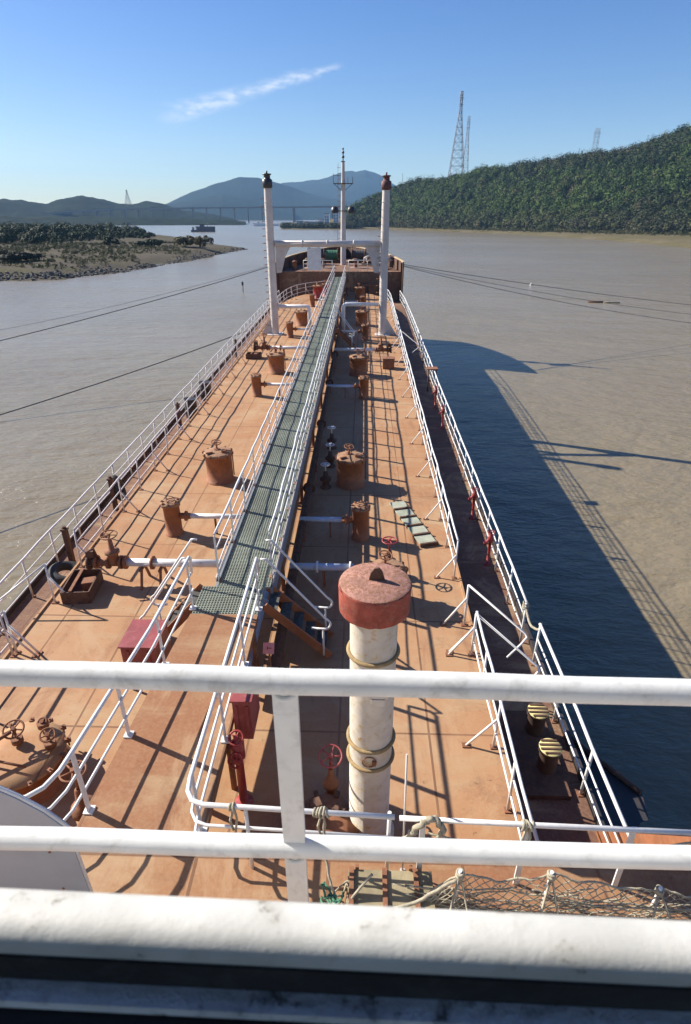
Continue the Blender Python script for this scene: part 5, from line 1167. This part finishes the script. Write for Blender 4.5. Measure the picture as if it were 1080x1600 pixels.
heap('grey heap of old netting between the green tangle and the wooden crate', (2.32, 3.74, PZ + .02), 22, .2, .010, 'rope_beige')
rope('bleached rope dangling off the rail onto the beige heap', [(2.0, 4.1, PZ + .95), (2.02, 3.95, PZ + .5), (2.12, 3.7, PZ + .25), (2.2, 3.5, PZ + .04)], .014, 'rope_beige', wig=.008)
rope('bleached stick-like rope end leaning across the grey netting', [(2.1, 3.45, PZ + .05), (2.3, 3.65, PZ + .3), (2.52, 3.8, PZ + .5)], .016, 'rope_beige', wig=.004)

# ------------------------------------------------------------------ mooring lines and floats on the river
def wpt(s): return T @ Vector(s)
def line(label, a, b_, sag, r, group='mooring lines', n=40, mat='rope_dark'):
    a, b_ = Vector(a), Vector(b_); pts = []
    for i in range(n + 1):
        u = i / n; p_ = a.lerp(b_, u); p_.z -= sag * 4 * u * (1 - u); pts.append(p_)
    return tag(WB().tube(pts, r, 6).build('mooring_line', mat, None, a), label, 'rope', group)
def px_at(x, y, Y):
    """world point on the sight line of a photo pixel, at distance Y ahead"""
    R = Vector((math.cos(rad(YAW)), math.sin(rad(YAW)), 0)); p = rad(PITCH)
    F = Vector((-math.sin(rad(YAW)) * math.cos(p), math.cos(rad(YAW)) * math.cos(p), -math.sin(p))); U = R.cross(F)
    d = F + R * ((x - 540) / 930) - U * ((y - 800) / 930); return CAM_W + d * (Y / d.y)
def beyond(a, b_, k): a, b_ = Vector(a), Vector(b_); return a + (b_ - a) * k
pb_ = wpt((-6.1, 62.4, 2.5)); sb_ = wpt((6.1, 62.4, 2.5)); pm_ = wpt((-6.2, 46.0, -.6))
for lab, s0, pq, r, sag in (('thick dark mooring line from the port bow bulwark', pb_, px_at(0, 522, 46), .035, .5), ('thin dark line beside the thick port bow mooring line', pb_ + Vector((0.1, 0, .1)), px_at(0, 503, 60), .018, .8), ('dark mooring line from the port rail by the kingpost', pm_, px_at(0, 638, 30), .034, .35),
        ('upper dark mooring line from the starboard bow bulwark', sb_, px_at(1080, 470, 78), .03, .5), ('middle dark mooring line from the starboard bow bulwark', sb_ + Vector((0, .1, -.1)), px_at(1080, 479, 74), .022, .9), ('lowest dark mooring line from the starboard bow, a dark float on it', sb_ + Vector((0, -.1, -.15)), px_at(1080, 489, 70), .028, 1.1)):
    e = beyond(s0, pq, 1.6); e.z = max(e.z, -.5); line(lab, s0, e, sag, r)
for x, y, w, lab in ((830, 446, .32, 'small pale float bobbing under the starboard mooring lines'),):
    R = px_at(x, y, 100); d = R - CAM_W; p_ = CAM_W + d * (CAM_W.z / -d.z)
    t = thing('float', lab, 'float', (p_.x, p_.y, 0), 'floats', I4)
    b = WB(); b.lathe((p_.x, p_.y, -.2), [(.001, 0), (w * .8, .1), (w, .3), (w * .8, .5), (.06, .6), (.04, .75)], 14); b.build('body', 'pipe_white' if x > 500 else 'black_rubber', t)
R = px_at(940, 473, 100); d = R - CAM_W; p_ = CAM_W + d * (CAM_W.z / -d.z)
t = thing('drift_log', 'dark drifting timber with pale ropes beside the lowest mooring line', 'driftwood', (p_.x, p_.y, 0), None, I4)
WB().tube([(p_.x - 2.2, p_.y + .4, .15), (p_.x - 1, p_.y, .1), (p_.x + 1.4, p_.y - .1, .1)], .22, 7).build('log', 'rust_dark', t)
WB().tube([(p_.x + .2, p_.y - .4, .12), (p_.x + 1.4, p_.y - .3, .14), (p_.x + 2.8, p_.y - .9, .1)], .13, 6).build('pale_rope', 'rope_beige', t)
R = px_at(380, 456, 100); d = R - CAM_W; p_ = CAM_W + d * (CAM_W.z / -d.z)
t = thing('net_stake', 'dark fishing stake standing in the river off the port bow', 'stake', (p_.x, p_.y, 0), None, I4)
WB().tube([(p_.x, p_.y, -.6), (p_.x + .05, p_.y, 2.0)], .08, 6).build('pole', 'rust_dark', t); WB().box((p_.x, p_.y, 1.5), (.35, .2, .6)).build('flag', 'black_drum', t)
